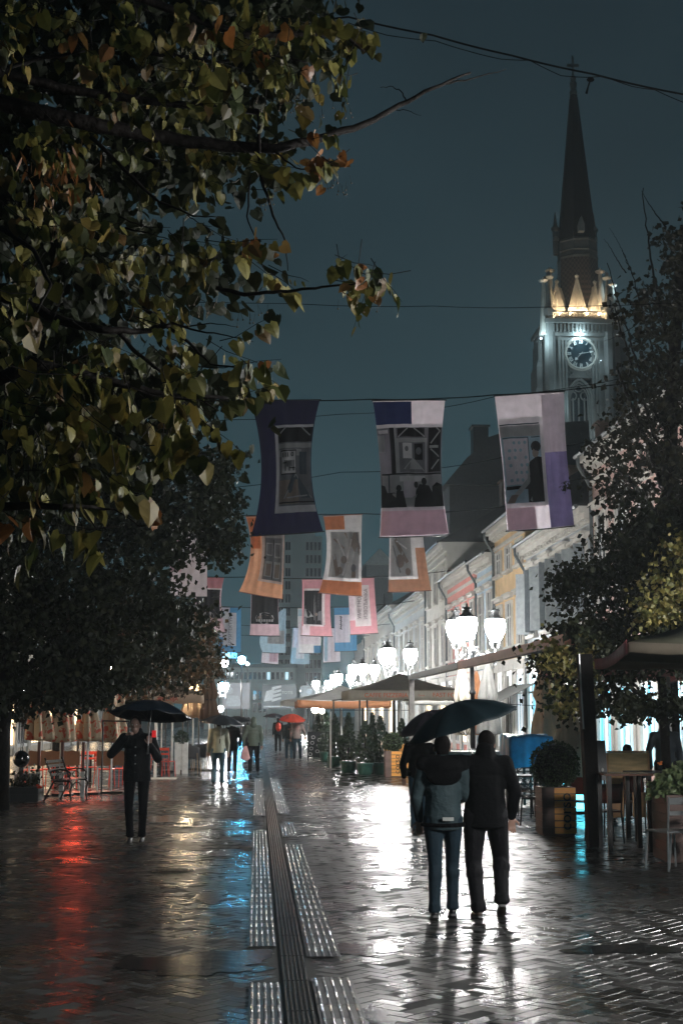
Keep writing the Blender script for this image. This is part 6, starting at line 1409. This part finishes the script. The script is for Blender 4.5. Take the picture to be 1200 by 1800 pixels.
def chair(label, m, style, x, y, rz, group, sm=None):
    t = thing('chair', label, 'chair', (0, 0, 0), group); sm = sm or m
    mb = MB(sm); mb.b2(-.21, .21, -.21, .21, .43, .455); mb.build('seat', t, bevel=.008)
    mb = MB(sm)
    if style == 'panel': mb.grid(lambda u, v: Vector((-.2+.4*u, .215+.05*v+.02*math.sin(PI*u), .56+.27*v)), 6, 4); b = mb.build('backrest', t, solid=.015, smooth=True)
    elif style == 'iron':
        for k in range(5):
            c = Vector((-.13+.065*k, .225, .62+.05*(k % 2))); mb.tube([c+Vector((.055*math.cos(a), .0, .08*math.sin(a))) for a in [i*PI/5 for i in range(11)]], .007, 4)
        mb.tube([(-.2, .22, .46), (-.2, .235, .78), (-.12, .24, .85), (.12, .24, .85), (.2, .235, .78), (.2, .22, .46)], .011, 5)
        for k in range(6): mb.box((-.17+.068*k, .0, .462), (.03, .4, .012))
        b = mb.build('backrest', t)
    elif style == 'wicker':
        mb.grid(lambda u, v: Vector((-.23+.46*u, .20-.16*(2*u-1)**2*(1)+.06*v, .46+.40*v-.08*(2*u-1)**2)), 10, 6); b = mb.build('backrest', t, solid=.02, smooth=True)
    else:
        mb.box((0, .235, .80), (.38, .018, .08)); mb.box((0, .228, .66), (.36, .015, .05)); b = mb.build('backrest', t, bevel=.004)
    for i, j in ((-1, -1), (1, -1), (-1, 1), (1, 1)):
        mb = MB(m); top = (.19*i, .2*j, .44); pts = [(.215*i, .225*j, 0), top]
        if j == 1: pts.append((.195*i, .245, .85 if style != 'wicker' else .62))
        mb.tube(pts, .013 if style != 'wood' else .018, 6); mb.build('leg', t)
    put(t, (x, y, 0), rz); return t
def dupchair(src, lab, x, y, rz): o = copy_tree(src); o['label'] = lab; return put(o, (x, y, 0), rz)
G1 = 'chairs of the right hand terrace'
M_ch = mat('chair_black', (.007, .006, .006), .4); M_alu = mat('aluminium', (.42, .44, .45), .35, .7); M_mah = mat('chair_mahogany', (.10, .025, .018), .35, var=.3)
c1 = chair('metal chair at the right edge before the flower box, left one', M_alu, 'slat', gx(1172, 16.9), 16.9, R(200), G1, sm=M_alu)
dupchair(c1, 'metal chair at the right edge before the flower box, right one', gx(1215, 16.7), 16.75, R(195))
c2 = chair('dark mahogany backed chair in front of the tall table', M_ch, 'panel', gx(1056, 20.4), 20.4, R(185), G1, sm=M_mah)
dupchair(c2, 'mahogany backed chair between the corso planter and the front one', gx(1018, 22.6), 22.6, R(150)); dupchair(c2, 'mahogany backed chair right of the tall table', gx(1120, 22.5), 22.4, R(20))
c3 = chair('black scrolled iron chair beside the walking man', M_ch, 'iron', gx(918, 24.2), 24.2, R(170), G1)
dupchair(c3, 'black scrolled iron chair touching the corso planter', gx(942, 23.6), 23.5, R(215)); dupchair(c3, 'black scrolled iron chair farther back on the right', gx(936, 25.5), 25.5, R(20)); dupchair(c3, 'black scrolled iron chair farthest back by the blue tarpaulin', gx(908, 26.6), 26.4, R(80))
def table(label, x, y, w, h, m, name='table', tm=None, legs=4, sq=True):
    t = thing(name, label, 'table', (x, y, 0), 'terrace tables'); mb = MB(tm or m); mb.b2(x-w/2, x+w/2, y-w/2, y+w/2, h-.03, h); mb.build('tabletop', t, bevel=.005)
    for i, j in ((-1, -1), (1, -1), (-1, 1), (1, 1)): mb = MB(m); q = w/2-.05; mb.b2(x+i*q-.03, x+i*q+.03, y+j*q-.03, y+j*q+.03, 0, h-.032); mb.build('leg', t)
    return t
table('tall dark wooden table by the pergola post', gx(1092, 19.3), 19.3, .64, 1.02, M_ch, tm=mat('table_wood', (.16, .07, .045), .25, var=.3, coat=.5))
table('lower dark table beside the flower box', gx(1135, 20.8), 20.8, .6, .98, M_ch)
table('small black table among the iron chairs', gx(922, 25), 25.2, .6, .75, M_ch)
t = thing('menu_board', 'black menu board with small white figure leaning by the dark post', 'menu board', (gx(1053, 20.9), 20.9, 0)); xa, xb = gx(1044, 20.9), gx(1063, 20.9)
mb = MB(mat('chalkboard', (.03, .035, .045), .4)); mb.prismx([(20.85, .85), (20.88, .85), (20.98, 1.42), (20.95, 1.42)], xa, xb); mb.build('board', t); mb = MB(M_ch)
for x in (xa+.01, xb-.01): mb.bar((x, 20.98, 1.4), (x, 21.1, 0), .02); mb.bar((x, 20.9, .9), (x, 20.8, 0), .02)
mb.build('leg', t); mb = MB(M_white); mb.ell((xa+.09, 20.86, 1.0), (.02, .006, .025), 8, 6); mb.ell((xa+.09, 20.85, .94), (.03, .006, .03), 8, 6); mb.build('chalk_drawing', t)
# blue tarpaulin over a stacked table
xa, xb = gx(893, 28), gx(972, 28); M_tp = mat('blue_tarpaulin', (.05, .32, .62), .35, bump=.5, bscale=10, trans=.1)
t = thing('covered_stall', 'table stack covered with a bright blue tarpaulin', 'covered table', ((xa+xb)/2, 28.4, 0)); mb = MB(M_tp)
def tarp(u, v):
    a = u*2*PI; cx, cyy = (xa+xb)/2, 28.5; w, d = (xb-xa)/2, .5; sq = max(abs(math.cos(a)), abs(math.sin(a))); r = 1/sq; fold = 1+.05*math.sin(9*a)*v+.03*math.sin(17*a+1)*v
    z = 1.40-.02*v-.62*max(0, v-.35)/.65; k = min(1, v/.35); return Vector((cx+w*math.cos(a)*r*k*fold, cyy+d*math.sin(a)*r*k*fold, z+.03*math.sin(3*a)*k))
mb.grid(tarp, 72, 12); mb.build('tarpaulin', t, smooth=True, solid=.004); mb = MB(M_ch)
for x in (xa+.12, xb-.12, (xa+xb)/2):
    for y in (28.15, 28.85): mb.b2(x-.025, x+.025, y-.025, y+.025, 0, 1.3)
mb.b2(xa+.1, xb-.1, 28.14, 28.86, 1.301, 1.35); mb.b2(xa+.12, xb-.12, 28.16, 28.84, .42, .46); mb.build('table_frame', t)
mb = MB(mat('cyan_crate_glow', (.05, .5, .6), .4, emit=(.1, .6, .75), es=5)); p = P(1018, 1365, 27)  # crate glow strengthened to light the blue tarpaulin beside it
for k in range(6): mb.b2(p.x-.3+.1*k, p.x-.26+.1*k, 26.9, 26.95, p.z-.28, p.z+.1)
mb.b2(p.x-.32, p.x+.28, 26.96, 27.0, p.z-.3, p.z+.12); mb.b2(p.x-.3, p.x+.26, 26.97, 27.3, 0.0, p.z-.302); solo(mb, 'display_cabinet', 'low cyan glowing cabinet between the topiary ball and the dark post', 'cabinet')
# light table with warm lamps behind the couple
t = thing('serving_counter', 'white topped serving counter seen between the heads of the couple', 'counter', (gx(815, 33), 33, 0)); xa, xb = gx(762, 33), gx(880, 33)
mb = MB(M_white); mb.b2(xa, xb, 33, 33.7, .55, .96); mb.build('body', t, bevel=.01); mb = MB(M_iron)
for x in (xa+.1, xb-.1): mb.b2(x-.03, x+.03, 33.1, 33.6, 0, .548)
mb.build('leg', t)
# striped shop awning on the yellow house
t = thing('shop_awning', 'grey fabric awning on the yellow house above its shop window', 'awning', (10, 57, 0)); p = P(868, 1236, 54)
mb = MB(C_gy); mb.prism([(10.38, p.z+.75), (8.9, p.z-.0), (8.9, p.z-.25), (8.93, p.z-.25), (8.93, p.z+.0), (10.38, p.z+.72)], 53.0, 58.5); mb.build('canvas', t)
mb = MB(M_iron); mb.bar((10.38, 53.3, p.z-.1), (8.95, 53.3, p.z-.02), .03); mb.bar((10.38, 58.2, p.z-.1), (8.95, 58.2, p.z-.02), .03); mb.build('arm', t)

# left terrace: windscreens, chairs, planters, bench
def windscreen(label, px0, px1, y0, y1, D_, m):
    a = P(px0, y1, D_); b = P(px1, y0, D_); t = thing('windscreen', label, 'windscreen', ((a.x+b.x)/2, D_, 0), 'beige cloth windscreens of the left terrace')
    mb = MB(m); mb.grid(lambda u, v: Vector((a.x+(b.x-a.x)*u, D_+.02*math.sin(u*9), a.z+(b.z-a.z)*v+.012*math.sin(u*31)*(2*v-1))), 20, 4); mb.build('cloth', t, solid=.01)
    for x in (a.x+.02, b.x-.02): mb = MB(M_steel); mb.tube([(x, D_+.04, 0), (x, D_+.04, b.z+.05)], .02, 6); mb.b2(x-.14, x+.14, D_-.15, D_+.2, .001, .03); mb.build('post', t)
C_ws = cloth('windscreen_cloth', (.36, .25, .18))
windscreen('beige cloth windscreen left of the ornate bench', 50, 141, 1320, 1346, 34, C_ws); windscreen('beige cloth windscreen beside the man in black', 170, 236, 1320, 1346, 34, C_ws)
for k, px_ in enumerate((68, 109, 146)):
    p = P(px_, 1360, 32.2); mb = MB(M_white); mb.b2(p.x-.045, p.x+.045, 32.15, 32.25, .001, .55); mb.use(mat('rust_post', (.20, .09, .07), .5)); mb.b2(p.x-.03, p.x+.03, 32.17, 32.23, .552, 1.2)
    solo(mb, 'bollard', ['short post with white foot below the leftmost folded parasol', 'short post with white foot below the second folded parasol', 'short post with white foot below the third folded parasol'][k], 'post', 'white footed posts of the left terrace')
G2 = 'red chairs of the left terrace'; M_rc = mat('chair_red', (.75, .06, .025), .35)
r1 = chair('orange red metal chair right of the man in black', M_rc, 'slat', gx(293, 42.5), 42.5, R(160), G2)
for k, (px_, D_, rz, lab) in enumerate(((118, 36, 30, 'red chair behind the left windscreen near the bench'), (90, 36.5, 160, 'red chair behind the middle of the left windscreen'), (62, 36, 200, 'red chair at the far left behind the windscreen'), (133, 37.5, 90, 'red chair between the two windscreens, nearest'), (160, 38, 10, 'red chair between the two windscreens, farther back'), (186, 36.5, 170, 'red chair behind the right windscreen'), (215, 37, 40, 'red chair behind the right windscreen by the man in black'), (282, 44.5, 80, 'red chair partly hidden behind the orange red one'))):
    dupchair(r1, lab, gx(px_, D_), D_, R(rz))
G3 = 'wicker chairs of the left terrace'; M_wk = mat('wicker_dark', (.05, .05, .055), .6, bump=.6, bscale=60); M_bam = mat('bamboo', (.32, .22, .13), .5)
w0 = chair('dark wicker chair with bamboo legs beside the white planter', M_bam, 'wicker', gx(340, 45), 45, R(170), G3, sm=M_wk)
for px_, D_, rz, lab in ((352, 46.5, 190, 'dark wicker chair second from the white planter'), (362, 48.5, 200, 'dark wicker chair nearest the walker in olive'), (330, 49, 20, 'dark wicker chair turned away behind the others')): dupchair(w0, lab, gx(px_, D_), D_, R(rz))
x = gx(320, 44.5); t = thing('white_planter', 'tall white slatted planter with dark leaves right of the red chair', 'planter', (x, 44.5, 0)); mb = MB(M_white)
mb.b2(x-.2, x-.03, 44.4, 44.7, .001, .95); mb.b2(x+.03, x+.2, 44.4, 44.7, .001, .95); mb.b2(x-.028, x+.028, 44.42, 44.68, .12, .93); mb.build('box', t); leafset(ball((x, 44.55, 1.08), .22, 260, .07), LF_con, 'plants', t)
x = gx(283, 43); mb = MB(M_white); mb.b2(x-.04, x+.04, 41.0, 41.08, .04, 2.0); mb.b2(x-.35, x+.6, 40.8, 41.3, .001, .04); solo(mb, 'parasol_stand', 'white parasol stand with a flat white foot right of the man in black', 'stand')
table('small table in the left terrace behind the red chair', gx(270, 44), 44, .6, .74, M_ch); table('table between the red chairs behind the windscreens', gx(140, 39), 39, .7, .74, M_ch)
t = thing('steel_arbour', 'thin dark steel frame over the far left terrace', 'arbour', (gx(300, 50), 50, 0)); mb = MB(M_iron)
for px_ in (262, 292, 322, 350, 378): mb.tube([(gx(px_, 50), 50, 0), (gx(px_, 50), 50, 2.25)], .025, 6)
mb.tube([(gx(262, 50), 50, 2.25), (gx(380, 50), 50, 2.25)], .03, 6); mb.build('frame', t)
mb = MB(M_iron); a, b = P(180, 1267, 33), P(228, 1268, 33); mb.tube([a, b], .02, 6); mb.tube([(a.x+.02, 33, 0), (a.x+.02, 33, a.z)], .02, 6); mb.tube([(b.x-.02, 33, 0), (b.x-.02, 33, b.z)], .02, 6); solo(mb, 'rail_frame', 'black horizontal bar left of the man in black', 'rail')
# ornate bench seen from its end
x0, y0 = gx(84, 30.6), 30.6
t = thing('park_bench', 'ornate black iron bench standing end on at the left', 'bench', (x0+.3, y0+.3, 0)); L = 1.5
for q in (0, 1):
    yy = y0-.05+q*.9; xs = x0+q*.22; mb = MB(M_iron)
    def S(a, z): return Vector((xs+a, yy, z))
    mb.tube([S(-.02, 0), S(.06, .18), S(.16, .38), S(.2, .42), S(.5, .42), S(.56, .36), S(.52, .2), S(.55, 0)], .022, 6)
    mb.tube([S(.18, .42), S(.1, .6), S(.0, .86), S(-.02, .9)], .02, 6); mb.tube([S(.12, .62), S(.3, .66), S(.45, .64), S(.52, .58), S(.5, .5), S(.54, .42)], .018, 6)
    mb.tube([S(.3+.07*math.cos(a), .53+.07*math.sin(a)) for a in [i*PI/6 for i in range(13)]], .01, 5); mb.tube([S(.33+.08*math.cos(a), .28+.08*math.sin(a)) for a in [i*PI/6 for i in range(11)]], .012, 5)
    mb.build('side_frame', t)
M_sl = mat('bench_slat', (.13, .12, .11), .3, coat=.6)
mb = MB(M_sl)
for k in range(5): mb.bar((x0+.17+k*.08, y0-.12, .445), (x0+.39+k*.08, y0+.92, .445), .06, .025)
mb.build('seat', t); mb = MB(M_sl)
for k in range(4): mb.bar((x0+.11-k*.035, y0-.12, .55+k*.09), (x0+.33-k*.035, y0+.92, .55+k*.09), .02, .06)
mb.build('backrest', t)
# flower bed box, globe and ash tree trunk foot on the far left
D_ = 30.5; xa, xb = gx(-60, D_), gx(72, D_)
def bed(vs, fs):
    for _ in range(420): small_leaf(vs, fs, Vector((uni(xa+.1, xb-.05), uni(D_, D_+.7), .30+abs(gs(0, .14)))), .08*uni(.6, 1.2), -.3)
box_planter('flower_bed', 'low dark flower bed box around the tree at the left edge', xa, xb, D_-.05, D_+.8, .30, mat('bed_stone', (.035, .035, .035), .4), LF_dark, bed)
p = P(70, 1384, D_-.1)
mb = MB(mat('red_bloom', (.7, .08, .04), .6))
for k in range(9): mb.ell(p+Vector((uni(-.12, .12), 0, uni(-.02, .05))), (.03, .02, .015), 6, 5)
solo(mb, 'flower', 'red blooms spilling over the corner of the flower bed box', 'flower')
p = P(38, 1334, 31); t = thing('globe_planter', 'shiny black globe planter with a dried brown tuft at the left edge', 'planter', (p.x, 31, 0)); mb = MB(mat('gloss_black', (.006, .006, .007), .08, coat=1)); mb.ell((p.x, 31, p.z), .18, 20, 14); mb.build('globe', t, smooth=True)
mb = MB(M_iron); mb.lathe([(.2, .3), (.22, .34), (.06, .4), (.05, .7), (.1, p.z-.17)], 12, (p.x, 31, 0)); mb.tube([(p.x-.02, 31, p.z+.1), (p.x, 31, p.z+.75)], .012, 5); mb.tube([(p.x+.02, 31, p.z+.1), (p.x+.05, 31, p.z+.7)], .012, 5); mb.build('stand', t)
leafset(ball((p.x-.02, 31, p.z+.9), .14, 150, .07), LF_brown, 'dried_tuft', t)
t = thing('cable_drum', 'dark round bin with a glassy lid under the globe planter', 'bin', (gx(40, 32), 32, 0)); mb = MB(mat('bin_dark', (.04, .045, .05), .3)); x = gx(40, 32); mb.lathe([(.2, .0), (.24, .1), (.24, .5), (.22, .52)], 14, (x+.1, 32, 0)); mb.build('drum', t)
# red lit sign over the left terrace, hidden by the leaves, and its shop light
RS = glow('red_sign', (1, .09, .04), 45)
t = thing('red_sign', 'upright red light sign behind the leaves of the left terrace', 'sign', (gx(137, 39), 39, 0)); x = gx(137, 39)
mb = MB(M_iron); mb.b2(x-.3, x+.3, 39.1, 39.22, 2.2, 3.65); mb.tube([(x, 39.25, 0), (x, 39.25, 3.9)], .04, 6); mb.build('frame', t); mb = MB(RS); mb.b2(x-.24, x+.24, 39.02, 39.09, 2.26, 3.6); mb.build('light_panel', t)
x = gx(80, 46); t = thing('terrace_lantern', 'warm lantern hung over the left terrace among the folded parasols', 'lantern', (x, 37, 0)); p = (gx(112, 36), 36, 3.1)
mb = MB(glow('lantern_warm', (1, .78, .5), 260)); mb.ell(p, .12, 10, 8); mb.build('bulb', t); mb = MB(M_iron); mb.tube([(p[0], 36.2, 0), (p[0], 36.2, 3.4), (p[0], 36, 3.42), (p[0], 36, 3.2)], .02, 6); mb.build('post', t)
mb = MB(glow('lantern_warm', (1, .78, .5), 260)); p = (gx(200, 37), 37.2, 3.0); t = thing('terrace_lantern', 'warm lantern beside the fourth patterned parasol, under the leaves', 'lantern', (p[0], 37.2, 0)); mb.ell(p, .12, 10, 8); mb.build('bulb', t); mb = MB(M_iron); mb.tube([(p[0], 37.4, 0), (p[0], 37.4, 3.3), (p[0], 37.2, 3.32), (p[0], 37.2, 3.1)], .02, 6); mb.build('post', t)
p = (gx(330, 47.5), 47.6, 2.9); mb = MB(glow('lantern_warm', (1, .78, .5), 260)); t = thing('terrace_lantern', 'warm lantern between the pale and brown folded parasols', 'lantern', (p[0], 47.6, 0)); mb.ell(p, .12, 10, 8); mb.build('bulb', t); mb = MB(M_iron); mb.tube([(p[0], 47.8, 0), (p[0], 47.8, 3.2), (p[0], 47.6, 3.22), (p[0], 47.6, 3.0)], .02, 6); mb.build('post', t)

# ---------------- rain mist ----------------
mb = MB(); mb.b2(-60, 130, -34, 262, -1.2, 105)
m = bpy.data.materials.new('rain_mist'); m.use_nodes = True; n = m.node_tree.nodes; n.remove(n['Principled BSDF'])
v = n.new('ShaderNodeVolumePrincipled'); v.inputs['Color'].default_value = (.85, .95, 1, 1); v.inputs['Density'].default_value = HAZE; v.inputs['Anisotropy'].default_value = .55
m.node_tree.links.new(v.outputs[0], n['Material Output'].inputs['Volume'])
mb.use(m); mb.mi = [0]*len(mb.f); hz = mb.build('haze'); hz['kind'] = 'stuff'
